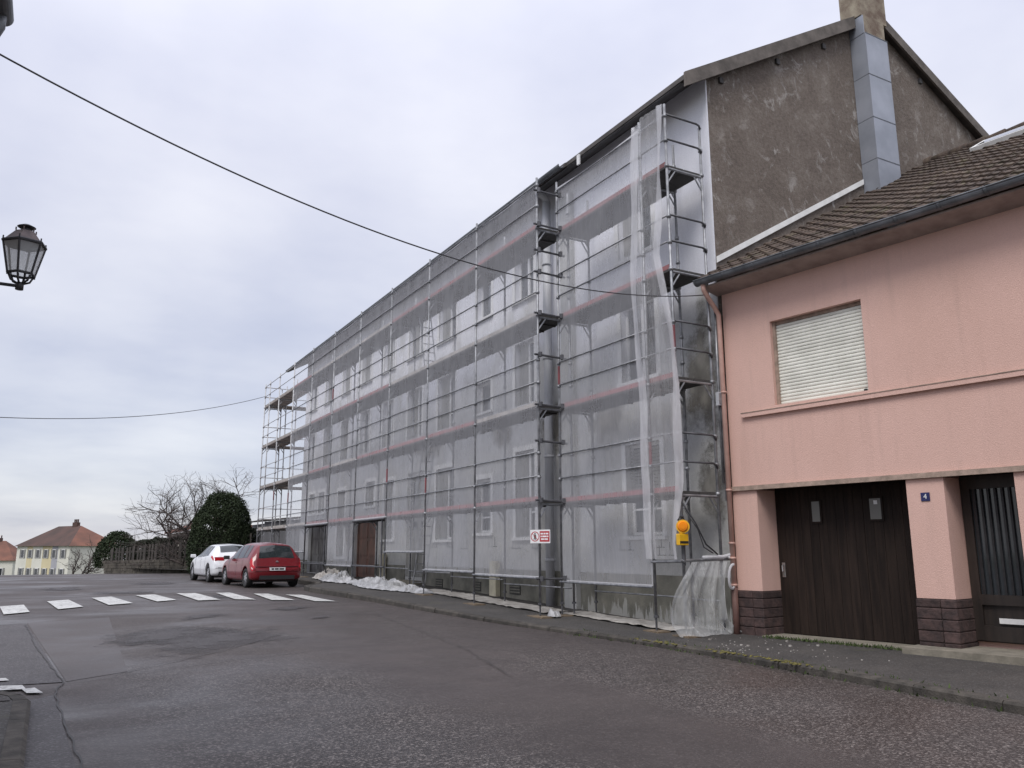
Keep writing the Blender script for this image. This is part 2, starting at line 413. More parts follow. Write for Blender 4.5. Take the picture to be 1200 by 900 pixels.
# small things
M['yellow'] = simple('yellow_plastic', (0.75, 0.43, 0.015), (0.65, 0.36, 0.012), 8, 0.45)
g = NM('amber_lens', 0.2); g.color((0.80, 0.25, 0.01)); M['amber'] = g.m
g = NM('sign_red', 0.45); g.color((0.42, 0.02, 0.03)); M['sign_red'] = g.m
g = NM('sign_black', 0.5); g.color((0.02, 0.02, 0.02)); M['black'] = g.m
g = NM('cable_black', 0.6); g.color((0.05, 0.05, 0.055)); M['cable'] = g.m
g = NM('rubber', 0.85); g.color((0.018, 0.018, 0.018)); M['rubber'] = g.m
g = NM('red_car_paint', 0.25); g.color((0.155, 0.008, 0.013)); g.b.inputs['Coat Weight'].default_value = 0.35; M['car_red'] = g.m
g = NM('white_car_paint', 0.3); g.color((0.72, 0.73, 0.75)); g.b.inputs['Coat Weight'].default_value = 0.7; M['car_white'] = g.m
g = NM('car_glass', 0.05, 0, 0.8); g.color((0.018, 0.024, 0.026)); M['car_glass'] = g.m
g = NM('black_trim', 0.6); g.color((0.02, 0.02, 0.021)); M['trim'] = g.m
g = NM('tail_lamp', 0.15); g.color((0.45, 0.012, 0.02)); M['tail'] = g.m
g = NM('tail_clear', 0.15); g.color((0.75, 0.55, 0.55)); M['tail_clear'] = g.m
M['alloy'] = simple('wheel_silver', (0.48, 0.48, 0.5), (0.38, 0.38, 0.4), 6, 0.4, 0.5)
M['lantern'] = simple('lantern_grey_paint', (0.055, 0.055, 0.06), (0.035, 0.035, 0.04), 15, 0.55, 0.2)
M['lantern_roof'] = simple('lantern_roof_copper', (0.16, 0.125, 0.12), (0.10, 0.08, 0.08), 12, 0.6, 0.2)
M['lantern_glass'] = netmat('frosted_lantern_glass', (0.72, 0.74, 0.74), 0.6, 0.03)
def leafmat(name, c1, c2):
    q = NM(name, 0.75, 0, 0.25)
    q.color(q.ramp(q.noise(q.pos(), 1.9, 5, 0.7), [(0.3, c2), (0.7, c1)]))
    return q.m
M['conifer'] = leafmat('dark_conifer_leaf', (0.030, 0.044, 0.018), (0.014, 0.022, 0.010))
M['hedge'] = leafmat('dark_hedge_leaf', (0.034, 0.040, 0.024), (0.018, 0.021, 0.014))
M['bark'] = simple('bare_bark', (0.085, 0.068, 0.06), (0.05, 0.04, 0.036), 8, 0.9)
M['old_wood'] = simple('weathered_fence_wood', (0.062, 0.054, 0.047), (0.034, 0.03, 0.026), 6, 0.9, rnd=0.3)
M['rubble_stone'] = simple('rubble_stone', (0.10, 0.088, 0.07), (0.042, 0.037, 0.03), 3, 0.95, bump=0.4, detail=7)
M['far_white'] = simple('far_white_wall', (0.66, 0.65, 0.58), (0.58, 0.57, 0.5), 0.4, 0.9)
M['far_yellow'] = simple('far_yellow_wall', (0.60, 0.53, 0.34), (0.54, 0.47, 0.3), 0.4, 0.9)
M['far_grey'] = simple('far_grey_wall', (0.42, 0.42, 0.45), (0.33, 0.33, 0.36), 0.4, 0.9)
M['far_roof'] = simple('far_red_roof', (0.085, 0.048, 0.039), (0.055, 0.036, 0.03), 0.5, 0.9, detail=7)
M['far_roof2'] = simple('far_orange_roof', (0.19, 0.085, 0.058), (0.12, 0.06, 0.044), 0.5, 0.9, detail=7)
M['shed'] = simple('grey_board_cladding', (0.22, 0.22, 0.235), (0.155, 0.155, 0.165), 3, 0.85, stretch=(4, 4, 0.2))
M['left_wall'] = simple('left_house_render', (0.5, 0.46, 0.4), (0.42, 0.38, 0.33), 2, 0.9)
M['moss'] = simple('pavement_moss', (0.055, 0.085, 0.02), (0.035, 0.05, 0.015), 12, 0.95)

# ------------------------------------------------------------------ object helpers
class MB:
    """collects shapes and links them as ONE mesh object"""
    def __init__(s):
        s.v = []; s.f = []
    def add(s, vs, fs):
        b = len(s.v)
        s.v += [tuple(x) for x in vs]
        s.f += [tuple(i + b for i in f) for f in fs]
        return s
    def box(s, lo, hi):
        x0, y0, z0 = lo; x1, y1, z1 = hi
        return s.add([(x0, y0, z0), (x1, y0, z0), (x1, y1, z0), (x0, y1, z0), (x0, y0, z1), (x1, y0, z1), (x1, y1, z1), (x0, y1, z1)],
                     [(0, 3, 2, 1), (4, 5, 6, 7), (0, 1, 5, 4), (1, 2, 6, 5), (2, 3, 7, 6), (3, 0, 4, 7)])
    def obox(s, c, ax, ay, az):
        c, ax, ay, az = Vector(c), Vector(ax), Vector(ay), Vector(az)
        vs = [c + ax * i + ay * j + az * k for k in (-1, 1) for (i, j) in ((-1, -1), (1, -1), (1, 1), (-1, 1))]
        return s.add(vs, [(0, 3, 2, 1), (4, 5, 6, 7), (0, 1, 5, 4), (1, 2, 6, 5), (2, 3, 7, 6), (3, 0, 4, 7)])
    def tube(s, p0, p1, r, n=8, r1=None, cap=True):
        p0, p1 = Vector(p0), Vector(p1)
        r1 = r if r1 is None else r1
        d = (p1 - p0).normalized()
        a = d.orthogonal().normalized(); b = d.cross(a)
        vs = []
        for p, rr in ((p0, r), (p1, r1)):
            for i in range(n):
                t = 2 * math.pi * i / n
                vs.append(p + (a * math.cos(t) + b * math.sin(t)) * rr)
        fs = [(i, (i + 1) % n, n + (i + 1) % n, n + i) for i in range(n)]
        if cap:
            fs += [tuple(range(n - 1, -1, -1)), tuple(range(n, 2 * n))]
        return s.add(vs, fs)
    def path(s, pts, r, n=6, taper=None):
        pts = [Vector(p) for p in pts]
        vs = []; prev = None
        for k, p in enumerate(pts):
            d = (pts[min(k + 1, len(pts) - 1)] - pts[max(k - 1, 0)]).normalized()
            a = d.orthogonal().normalized() if prev is None else (prev - d * prev.dot(d)).normalized()
            prev = a; b = d.cross(a)
            rr = r if taper is None else r + (taper - r) * k / (len(pts) - 1)
            for i in range(n):
                t = 2 * math.pi * i / n
                vs.append(p + (a * math.cos(t) + b * math.sin(t)) * rr)
        fs = []
        for k in range(len(pts) - 1):
            for i in range(n):
                j = (i + 1) % n
                fs.append((k * n + i, k * n + j, (k + 1) * n + j, (k + 1) * n + i))
        fs += [tuple(range(n - 1, -1, -1)), tuple(range((len(pts) - 1) * n, len(pts) * n))]
        return s.add(vs, fs)
    def quad(s, a, b, c, d):
        return s.add([a, b, c, d], [(0, 1, 2, 3)])
    def poly(s, pts):
        return s.add(pts, [tuple(range(len(pts)))])
    def prism(s, pts, vec):
        n = len(pts); vec = Vector(vec)
        vs = [Vector(p) for p in pts] + [Vector(p) + vec for p in pts]
        return s.add(vs, [tuple(range(n - 1, -1, -1)), tuple(range(n, 2 * n))] + [(i, (i + 1) % n, n + (i + 1) % n, n + i) for i in range(n)])
    def grid(s, rows):
        nr, nc = len(rows), len(rows[0])
        return s.add([p for r in rows for p in r], [(i * nc + j, i * nc + j + 1, (i + 1) * nc + j + 1, (i + 1) * nc + j) for i in range(nr - 1) for j in range(nc - 1)])
    def mesh(s, name, mat, smooth=False):
        me = bpy.data.meshes.new(name)
        me.from_pydata(s.v, [], s.f)
        if mat is not None:
            me.materials.append(M[mat] if isinstance(mat, str) else mat)
        bm = bmesh.new(); bm.from_mesh(me)
        bmesh.ops.recalc_face_normals(bm, faces=bm.faces)
        bm.to_mesh(me); bm.free()
        if smooth:
            me.polygons.foreach_set('use_smooth', [True] * len(me.polygons))
        return me
    def build(s, name, mat, parent=None, smooth=False):
        return place(s.mesh(name, mat, smooth), name, parent)

def place(me, name, parent=None, loc=None, rotz=0.0, mat4=None):
    o = bpy.data.objects.new(name, me)
    COL.objects.link(o)
    if mat4 is not None:
        o.matrix_local = mat4
    else:
        if loc is not None:
            o.location = loc
        o.rotation_euler = (0, 0, rotz)
    if parent is not None:
        o.parent = parent
        o.matrix_parent_inverse = Matrix.Translation(-rootloc(parent))
    return o
def rootloc(p):
    v = Vector(p.location) if p.type == 'EMPTY' else Vector((0, 0, 0))
    return v
def tag(o, label, cat, group=None, kind=None):
    o['label'] = label; o['category'] = cat
    if group: o['group'] = group
    if kind: o['kind'] = kind
    return o
def thing(name, label, cat, loc=(0, 0, 0), group=None):
    o = bpy.data.objects.new(name, None)
    COL.objects.link(o); o.location = loc; o.empty_display_size = 0.2
    return tag(o, label, cat, group)
def struct(o):
    o['kind'] = 'structure'; return o

# ------------------------------------------------------------------ terrain heights
RY = [-60, -12, 0, 10, 14, 20, 25, 30, 40, 48, 58, 80, 135, 300, 900, 3000]
RZ = [-.9, -.28, -.13, -.03, .05, .18, .245, .285, .32, .27, .08, -.8, -3.4, -10, -34, -120]
def gz(y): return float(np.interp(y, RY, RZ))
PY = [-60, -12, 0, 7, 10, 10.9, 14.6, 17.6, 20.4, 24, 29.4, 41, 60]
PZ = [-.8, -.16, -.03, .035, .045, .05, .135, .225, .305, .38, .44, .48, .42]
def pz(y): return float(np.interp(y, PY, PZ))
YS = sorted(set([-60, -40, -20, -12] + [x * 0.5 for x in range(-16, 140)] + RY + PY + [72, 76, 85, 95, 110, 160, 220, 450, 1500]))

mb = MB()
XS = [-3000, -800, -200, -60, -20, -6, 0, 6, 14, 30, 80, 250, 900, 3000]
mb.grid([[(x, y, gz(y) - 0.05) for x in XS] for y in YS])
struct(mb.build('ground', 'earth'))
# road
KX = [(-60, 8.2), (4.8, 8.2), (6.8, 8.33), (9.5, 8.45), (10.6, 8.4), (12.2, 8.13), (14.5, 7.75), (17.3, 7.5), (21.2, 7.22), (24.9, 6.95), (26.2, 7.1), (27.2, 7.9), (28.3, 8.05), (40, 8.05), (46, 7.1), (60, 2.9), (75, -3)]
def kx(y): return float(np.interp(y, [k[0] for k in KX], [k[1] for k in KX]))
def lx(y): return 0.0 if y < 9.6 else (0.0 - (1 - math.sqrt(max(0, 1 - min(1, (y - 9.6) / 1.0) ** 2))) * 1.0 if y < 10.6 else -40.0)
ys = [y for y in YS if -60 <= y <= 110] + [9.8, 10.0, 10.2, 10.4, 10.5, 10.59, 10.61]
ys = sorted(set(ys))
mb = MB()
rows = []
for y in ys:
    a, b = lx(y), kx(y) if y < 75 else -3 + 9
    if y >= 60: b = max(b, 6)
    rows.append([(a + (b - a) * t, y, gz(y)) for t in (0, .1, .2, .3, .4, .5, .6, .7, .8, .9, 1)])
mb.grid(rows)
road = struct(mb.build('road', 'asphalt'))
def sheet(name, pts, mat, h, parent=road, sub=6):
    """polygon laid on the road, following its slope: pts quads as (x,y) a,b,c,d"""
    a, b, c, d = [Vector(p) for p in pts]
    rows = []
    for i in range(sub + 1):
        s_ = i / sub
        l = a.lerp(d, s_); r = b.lerp(c, s_)
        rows.append([((l.lerp(r, t)).x, (l.lerp(r, t)).y, gz((l.lerp(r, t)).y) + h) for t in [k / sub for k in range(sub + 1)]])
    m_ = MB(); m_.grid(rows)
    return m_.build(name, mat, parent)
def blob(name, cx, cy, rx, ry, mat, h, seed=0, parent=road, rot=0.0):
    pts = []
    n = 56
    for i in range(n):
        t = 2 * math.pi * i / n
        k = 1 + 0.45 * noise.noise(Vector((math.cos(t) * 1.4 + seed * 7.1, math.sin(t) * 1.4, seed))) + 0.16 * noise.noise(Vector((math.cos(t) * 6 + seed, math.sin(t) * 6, 3)))
        x, y = math.cos(t) * rx * k, math.sin(t) * ry * k
        x, y = x * math.cos(rot) - y * math.sin(rot), x * math.sin(rot) + y * math.cos(rot)
        pts.append((cx + x, cy + y))
    m_ = MB()
    NR = 5
    m_.v = [(cx, cy, gz(cy) + h)]
    for k in range(1, NR + 1):
        m_.v += [(cx + (x - cx) * k / NR, cy + (y - cy) * k / NR, gz(cy + (y - cy) * k / NR) + h) for x, y in pts]
    m_.f = [(0, 1 + i, 1 + (i + 1) % n) for i in range(n)] + [(1 + k * n + i, 1 + k * n + (i + 1) % n, 1 + (k + 1) * n + (i + 1) % n, 1 + (k + 1) * n + i) for k in range(NR - 1) for i in range(n)]
    o = m_.build(name, mat, parent)
    at = o.data.attributes.new('edge', 'FLOAT', 'POINT')
    at.data.foreach_set('value', [0.0] + [k / NR for k in range(1, NR + 1) for _ in range(n)])
    return o
# patches and seams
sheet('road_patch', [(0.33, 11.05), (1.0, 11.5), (1.2, 18.7), (-0.2, 18.2)], 'patch_smooth', 0.004)
sheet('road_patch', [(-3.0, 11.2), (0.30, 11.0), (-0.22, 18.0), (-3.0, 18.0)], 'patch_dark', 0.008)
sheet('gutter_strip', [(-0.02, 4.5), (0.42, 4.5), (0.20, 10.2), (-0.02, 10.0)], 'patch_dark', 0.006)
blob('worn_patch', 2.4, 14.4, 1.5, 2.0, 'worn_dark', 0.008, 21, rot=-0.55)
blob('worn_patch', 1.9, 15.3, 0.95, 1.7, 'worn_dark', 0.010, 1, rot=-0.5)
blob('worn_patch', 2.9, 18.2, 0.5, 0.9, 'worn_dark', 0.012, 2, rot=-0.7)
blob('worn_patch', 5.0, 19.3, 0.5, 0.8, 'worn_dark', 0.013, 3, rot=-0.7)
blob('worn_patch', 5.0, 17.0, 0.2, 0.5, 'worn_dark', 0.014, 5, rot=-0.8)
blob('worn_patch', 2.2, 27.0, 1.2, 1.1, 'worn_dark', 0.010, 6)
blob('worn_patch', 3.6, 33.0, 1.0, 1.8, 'worn_dark', 0.010, 8)
blob('worn_patch', 0.6, 30.0, 0.8, 1.8, 'worn_dark', 0.010, 9)
blob('worn_patch', 4.4, 24.0, 0.5, 1.6, 'worn_dark', 0.010, 11)
def seam(pts, wd, h, seed=0):
    rows = []
    fine = []
    for (x0, y0), (x1, y1) in zip(pts[:-1], pts[1:]):
        for i in range(14):
            t = i / 14
            fine.append((x0 + (x1 - x0) * t, y0 + (y1 - y0) * t))
    fine.append(pts[-1])
    for i, (x, y) in enumerate(fine):
        x2, y2 = fine[min(i + 1, len(fine) - 1)]; x1, y1 = fine[max(i - 1, 0)]
        d = Vector((x2 - x1, y2 - y1)).normalized()
        j = noise.noise(Vector((x * 3, y * 3, seed))) * 0.03
        ww = wd * (0.6 + 0.7 * abs(noise.noise(Vector((x * 2.2, y * 2.2, 5 + seed)))))
        c = Vector((x - d.y * j, y + d.x * j))
        rows.append([(c.x - d.y * ww, c.y + d.x * ww, gz(c.y) + h), (c.x + d.y * ww, c.y - d.x * ww, gz(c.y) + h)])
    m_ = MB(); m_.grid(rows)
    return m_.build('tar_seam', 'tar', road)
seam([(0.42, 4.6), (0.40, 6.0), (0.29, 8.5), (0.20, 10.2), (0.30, 11.0), (0.0, 14.2), (-0.22, 17.8)], 0.009, 0.016)
seam([(0.85, 11.3), (1.65, 12.1), (2.4, 12.9), (3.0, 13.7), (3.6, 14.5)], 0.010, 0.018, 2)
seam([(0.45, 10.9), (1.2, 11.3), (2.1, 11.8), (3.1, 12.15), (3.9, 12.5)], 0.007, 0.020, 4)
seam([(5.0, 9.0), (5.6, 11.5), (5.9, 14.0), (6.2, 17.0)], 0.007, 0.020, 6)
# crossing
CW = [[(-1.85, 19.3), (-1.35, 19.6), (-1.5, 22.0), (-1.95, 21.7)],
 [(-0.651, 20.0), (-0.204, 20.45), (-0.362, 22.7), (-0.826, 22.35)], [(0.325, 20.96), (0.831, 21.5), (0.583, 24.1), (0.108, 23.7)],
 [(1.37, 21.8), (1.92, 22.2), (1.611, 24.9), (1.126, 24.6)], [(2.493, 22.5), (2.985, 22.9), (2.723, 25.4), (2.226, 25.2)],
 [(3.439, 22.45), (3.988, 22.5), (3.829, 25.6), (3.325, 25.65)], [(4.347, 22.5), (4.804, 22.15), (4.75, 25.4), (4.36, 25.4)],
 [(5.12, 21.8), (5.65, 21.55), (5.616, 24.4), (5.25, 24.6)], [(6.0, 20.95), (6.45, 20.7), (6.35, 23.5), (5.96, 23.8)]]
for c in CW:
    sheet('crossing_stripe', c, 'paint', 0.022, sub=4)
sheet('painted_kerb_mark', [(-0.75, 10.72), (-0.06, 10.62), (-0.10, 10.90), (-0.75, 11.05)], 'paint', 0.022, sub=3)
sheet('painted_kerb_mark', [(-0.05, 10.35), (0.10, 10.3), (0.02, 10.66), (-0.10, 10.62)], 'paint', 0.024, sub=3)
sheet('painted_kerb_mark', [(-0.9, 11.35), (-0.24, 11.3), (-0.28, 11.5), (-0.9, 11.6)], 'paint', 0.022, sub=3)

# ------------------------------------------------------------------ pavements and kerbs
def wallx(y): return 12.2 if y < 10.72 else 10.75
mb = MB()
rows = []
for y in [v_ for v_ in ys if -60 <= v_ <= 62]:
    a = kx(y) + 0.15
    b = wallx(y) if y < 42 else max(a + 1.2, 11.5 - (y - 42) * 0.4)
    rows.append([(a + (b - a) * t, y, pz(y) + (0.02 * t)) for t in (0, .2, .4, .6, .8, 1)])
mb.grid(rows)
pav = struct(mb.build('pavement', 'pave'))
y = -6.0
kerb_id = 0
while y < 44:
    L = 1.0
    y1 = y + L - 0.012
    xa, xb = kx(y), kx(y1)
    m_ = MB()
    za, zb = pz(y), pz(y1)
    j = random.uniform(-.012, .012)
    d = Vector((xb - xa, y1 - y, 0)).normalized(); nrm = Vector((d.y, -d.x, 0))
    pa, pb = Vector((xa, y, 0)), Vector((xb, y1, 0))
    sec = [(-0.004, -0.15), (0.0, -0.02), (0.025, 0.004), (0.16, 0.006), (0.16, -0.15)]
    va = [(pa + nrm * (s_ + j)) + Vector((0, 0, za + h_)) for s_, h_ in sec]
    vb = [(pb + nrm * (s_ + j)) + Vector((0, 0, zb + h_)) for s_, h_ in sec]
    n = len(sec)
    m_.add(va + vb, [(i, (i + 1) % n, n + (i + 1) % n, n + i) for i in range(n)] + [tuple(range(n)), tuple(range(2 * n - 1, n - 1, -1))])
    m_.build('kerb_stone', 'kerb', pav)
    y += L
# left pavement with rounded corner
mb = MB()
pts = [(-0.12, -20)] + [(-0.12, v_) for v_ in (0, 4, 7, 8.5, 9.5)] + [(-0.12 - 0.95 * (1 - math.cos(R(t))), 9.5 + 0.95 * math.sin(R(t))) for t in (20, 40, 60, 80, 90)] + [(-14, 10.45)]
rows = [[(x, yy, gz(yy) + 0.09), (min(x, -0.12) - 0.9 if i < 6 else x - 0.0, min(yy, 9.5), gz(yy) + 0.095), (-14, min(yy, 9.4), gz(yy) + 0.10)] for i, (x, yy) in enumerate(pts)]
mb.grid(rows)
lp = struct(mb.build('pavement_left', 'pave'))
for k in range(len(pts) - 2):
    (x0, y0), (x1, y1) = pts[k], pts[k + 1]
    nseg = max(1, int(math.hypot(x1 - x0, y1 - y0)))
    for i in range(nseg):
        a = Vector((x0 + (x1 - x0) * i / nseg, y0 + (y1 - y0) * i / nseg, 0)); b = Vector((x0 + (x1 - x0) * (i + 1) / nseg, y0 + (y1 - y0) * (i + 1) / nseg, 0))
        d = (b - a).normalized(); nr = Vector((d.y, -d.x, 0)); b = b - d * 0.01
        m_ = MB()
        va = [a + nr * s_ + Vector((0, 0, gz(a.y) + h_)) for s_, h_ in ((-0.03, -.1), (-0.03, .098), (0.09, .094), (.12, .07), (.12, -.1))]
        vb = [b + nr * s_ + Vector((0, 0, gz(b.y) + h_)) for s_, h_ in ((-0.03, -.1), (-0.03, .098), (0.09, .094), (.12, .07), (.12, -.1))]
        m_.add(va + vb, [(q_, (q_ + 1) % 5, 5 + (q_ + 1) % 5, 5 + q_) for q_ in range(5)] + [(0, 1, 2, 3, 4), (9, 8, 7, 6, 5)])
        m_.build('kerb_stone', 'kerb', lp)

# ------------------------------------------------------------------ the long building behind the scaffold
XW, YA, YB, ZE = 10.4, 10.85, 39.4, 10.62      # facade plane, near gable, far gable, eave height
XR, ZR, XBK = 15.7, 13.62, 21.0                 # ridge, back wall
bld = thing('apartment_building', 'long grey rendered apartment building standing behind the netted scaffold', 'building', (15.7, 25, 0.1))
# window rectangles on the facade: (Y0, Y1, Z0, Z1, kind)
WIN = []
def win(yc, wd, z0, z1, kind):
    WIN.append((yc - wd / 2, yc + wd / 2, z0, z1, kind))
for yc, wd in ((13.22, 1.16), (17.97, 1.0), (22.87, 1.2), (25.4, 1.25), (27.95, 1.1), (30.45, 1.1), (33.0, 1.0), (35.5, 1.1), (38.0, 1.1)):
    dz = -0.2 if yc < 14 else 0
    win(yc, wd, 5.15 + dz, 6.82 + dz, 'casement')
    win(yc, wd, 8.0 + dz * 1.6, 9.2 + dz * 1.6, 'casement')
win(20.3, 0.88, 5.3, 6.15, 'stair'); win(20.3, 0.88, 8.06, 9.2, 'stair')
win(13.2, 1.12, 1.75, 3.6, 'blind'); win(17.97, 0.98, 1.79, 3.95, 'casement'); win(20.27, 0.86, 1.94, 3.4, 'stair'); win(22.9, 1.22, 1.79, 3.93, 'casement')
win(25.2, 1.4, 0.62, 4.0, 'door'); win(27.6, 1.0, 1.85, 3.9, 'casement'); win(30.1, 2.4, 0.46, 2.75, 'door_red'); win(33.1, 1.0, 1.2, 3.9, 'casement'); win(36.6, 2.5, 0.5, 2.8, 'door_grey')
win(29.6, 1.0, 3.1, 4.0, 'casement'); win(36.0, 0.9, 3.1, 4.0, 'casement'); win(37.5, 0.9, 3.1, 4.0, 'casement')
def wall_holes(ya, yb, za, zb, holes, x, depth):
    m_ = MB()
    Y = sorted(set([ya, yb] + [h[0] for h in holes] + [h[1] for h in holes]))
    Z = sorted(set([za, zb] + [h[2] for h in holes] + [h[3] for h in holes]))
    for i in range(len(Y) - 1):
        for k in range(len(Z) - 1):
            cy_, cz_ = (Y[i] + Y[i + 1]) / 2, (Z[k] + Z[k + 1]) / 2
            if any(h[0] < cy_ < h[1] and h[2] < cz_ < h[3] for h in holes):
                continue
            m_.quad((x, Y[i], Z[k]), (x, Y[i + 1], Z[k]), (x, Y[i + 1], Z[k + 1]), (x, Y[i], Z[k + 1]))
    for (y0, y1, z0, z1, *_) in holes:
        for a, b in (((y0, z0), (y1, z0)), ((y1, z0), (y1, z1)), ((y1, z1), (y0, z1)), ((y0, z1), (y0, z0))):
            m_.quad((x, a[0], a[1]), (x, b[0], b[1]), (x + depth, b[0], b[1]), (x + depth, a[0], a[1]))
    return m_
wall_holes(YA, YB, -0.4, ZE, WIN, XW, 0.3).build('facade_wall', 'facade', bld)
# gables and back
mb = MB(); mb.poly([(XW, YA, -0.4), (XBK, YA, -0.4), (XBK, YA, 10.75), (XR, YA, ZR), (XW, YA, ZE)]); mb.build('gable_wall', 'gable', bld)
mb = MB(); mb.poly([(XW, YB, -0.4), (XBK, YB, -0.4), (XBK, YB, 10.75), (XR, YB, ZR), (XW, YB, ZE)]); mb.build('gable_wall', 'gable', bld)
mb = MB(); mb.quad((XBK, YA, -0.4), (XBK, YB, -0.4), (XBK, YB, 10.75), (XBK, YA, 10.75)); mb.build('back_wall', 'gable', bld)
# smooth corner strip of the facade seen beside the gable
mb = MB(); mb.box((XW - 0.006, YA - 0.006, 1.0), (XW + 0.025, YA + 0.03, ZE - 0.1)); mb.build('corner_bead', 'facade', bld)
# plinth strip 2 cm proud, below door thresholds
for (a, b, mt) in ((YA + 0.02, 15.5, 'plinth_splash'), (16.06, 24.45, 'plinth'), (25.95, 28.85, 'plinth'), (31.35, 35.3, 'plinth'), (37.9, YB, 'plinth')):
    mb = MB(); mb.box((XW - 0.03, a, -0.3), (XW + 0.02, b, 0.98 if a < 30 else 1.05)); mb.build('plinth', mt, bld)
mb = MB(); mb.box((XW - 0.12, 15.55, -0.2), (XW + 0.02, 16.03, 10.0)); mb.build('pilaster', 'pilaster', bld)
def hang_window(y0, y1, z0, z1, kind):
    x = XW + 0.17
    wt = 0.06
    if kind.startswith('door'):
        mt = {'door': 'shutter_grey', 'door_red': 'door_red', 'door_grey': 'door_grey'}[kind]
        d_ = MB()
        nl = 2
        wl_ = (y1 - y0) / nl
        fr = MB(); fr.box((x - .05, y0, z0), (x + .03, y0 + .09, z1)); fr.box((x - .05, y1 - .09, z0), (x + .03, y1, z1)); fr.box((x - .05, y0 + .09, z1 - .09), (x + .03, y1 - .09, z1))
        fo = fr.build('door_frame', 'white_frame' if kind == 'door' else mt, bld)
        for i in range(nl):
            a, b = y0 + wl_ * i + (.09 if i == 0 else .005), y0 + wl_ * (i + 1) - (.09 if i == nl - 1 else .005)
            l_ = MB(); l_.box((x, a, z0 + .01), (x + .04, b, z1 - .09))
            n_ = 3
            for k in range(n_):
                za = z0 + .15 + (z1 - z0 - .3) * k / n_; zb = z0 + .15 + (z1 - z0 - .3) * (k + 1) / n_ - .12
                l_.box((x - .02, a + .1, za), (x + .001, b - .1, zb))
            lo = l_.build('door_leaf', mt, bld)
            if kind == 'door':
                p_ = MB(); p_.box((x - .03, a + .12, z0 + 1.5), (x - .021, b - .12, z1 - .3)); p_.build('pane', 'glass', lo)
        return
    # pale surround flush with the wall, 2 cm proud
    s_ = MB()
    e = 0.13
    xs = XW - 0.02
    for bx in (((y0 - e, z0 - .02), (y0, z1 + e)), ((y1, z0 - .02), (y1 + e, z1 + e)), ((y0, z1), (y1, z1 + e))):
        s_.box((xs, bx[0][0], bx[0][1]), (XW + 0.01, bx[1][0], bx[1][1]))
    s_.build('window_surround', 'surround', bld)
    si = MB(); si.box((XW - 0.07, y0 - e, z0 - .09), (XW + 0.16, y1 + e, z0 - .021)); si.build('window_sill', 'surround', bld)
    fr = MB()
    for bx in (((y0, z0), (y0 + wt, z1)), ((y1 - wt, z0), (y1, z1)), ((y0 + wt, z1 - wt), (y1 - wt, z1)), ((y0 + wt, z0), (y1 - wt, z0 + wt))):
        fr.box((x - .03, bx[0][0], bx[0][1]), (x + .04, bx[1][0], bx[1][1]))
    ym = (y0 + y1) / 2
    if kind != 'stair':
        fr.box((x - .035, ym - .045, z0 + wt), (x + .04, ym + .045, z1 - wt))
    if z1 - z0 > 1.3:
        zt = z0 + (z1 - z0) * 0.28
        fr.box((x - .02, y0 + wt, zt - .02), (x + .03, ym - .045 if kind != 'stair' else y1 - wt, zt + .02))
        if kind != 'stair': fr.box((x - .02, ym + .045, zt - .02), (x + .03, y1 - wt, zt + .02))
    fo = fr.build('window_frame', 'white_frame', bld)
    for (a, b) in (((y0 + wt, ym), (ym, y1 - wt)) if kind != 'stair' else ((y0 + wt, y1 - wt),)):
        p_ = MB(); p_.box((x + .005, a, z0 + wt), (x + .015, b, z1 - wt)); p_.build('pane', 'glass', fo)
    if kind == 'blind':
        for k in range(14):
            zz = z1 - .1 - k * 0.07
            p_ = MB(); p_.box((x - .06, y0 + .02, zz - .06), (x - .04, y1 - .02, zz)); p_.build('shutter_slat', 'shutter_grey', fo)
    elif kind == 'casement' and random.random() < 0.75:
        # drawn curtain / closed shutter leaf on the far half
        p_ = MB(); p_.box((x - .055, ym + .05, z0 + .03), (x - .036, y1 - .03, z1 - .03)); p_.build('shutter_leaf', 'shutter_grey', fo)
for wv in WIN:
    hang_window(*wv)
# back of the openings
mb = MB(); mb.quad((XW + 0.75, YA + 0.1, 0), (XW + 0.75, YB - 0.1, 0), (XW + 0.75, YB - 0.1, 10), (XW + 0.75, YA + 0.1, 10)); mb.build('room_back', 'dark', bld)
# cellar vents, doorstep
for yc, wd in ((23.1, 0.5), (20.55, 0.42), (18.45, 0.55)):
    mb = MB(); mb.box((XW - 0.045, yc - wd / 2, 0.37), (XW - 0.031, yc + wd / 2, 0.62)); o = mb.build('cellar_vent', 'vent', bld)
    for k in range(3):
        m_ = MB(); m_.box((XW - 0.052, yc - wd / 2 + .03, 0.41 + k * .07), (XW - 0.046, yc + wd / 2 - .03, 0.44 + k * .07)); m_.build('vent_bar', 'plinth', o)
for k in range(3):
    mb = MB(); mb.box((XW - 0.9 + 0.3 * k, 24.5, -0.2), (XW - 0.031, 25.9, 0.42 + 0.1 * k - .1)); mb.build('door_step', 'step', bld) if k == 2 else None
# fixing marks left on the insulation boards
for (yc, zc_) in ((13.6, 1.45), (12.6, 1.5), (12.35, 1.35), (17.2, 1.5), (18.2, 1.5), (19.5, 1.55), (21.2, 1.5), (23.3, 1.55), (22.2, 1.55)):
    mb = MB()
    mb.box((XW - 0.006, yc, zc_), (XW - 0.002, yc + 0.5, zc_ + 0.015)); mb.box((XW - 0.006, yc + 0.1, zc_ + .016), (XW - 0.002, yc + 0.116, zc_ + 0.26)); mb.box((XW - 0.006, yc + 0.42, zc_ + .016), (XW - 0.002, yc + 0.434, zc_ + 0.2))
    mb.build('fixing_mark', 'dark', bld)
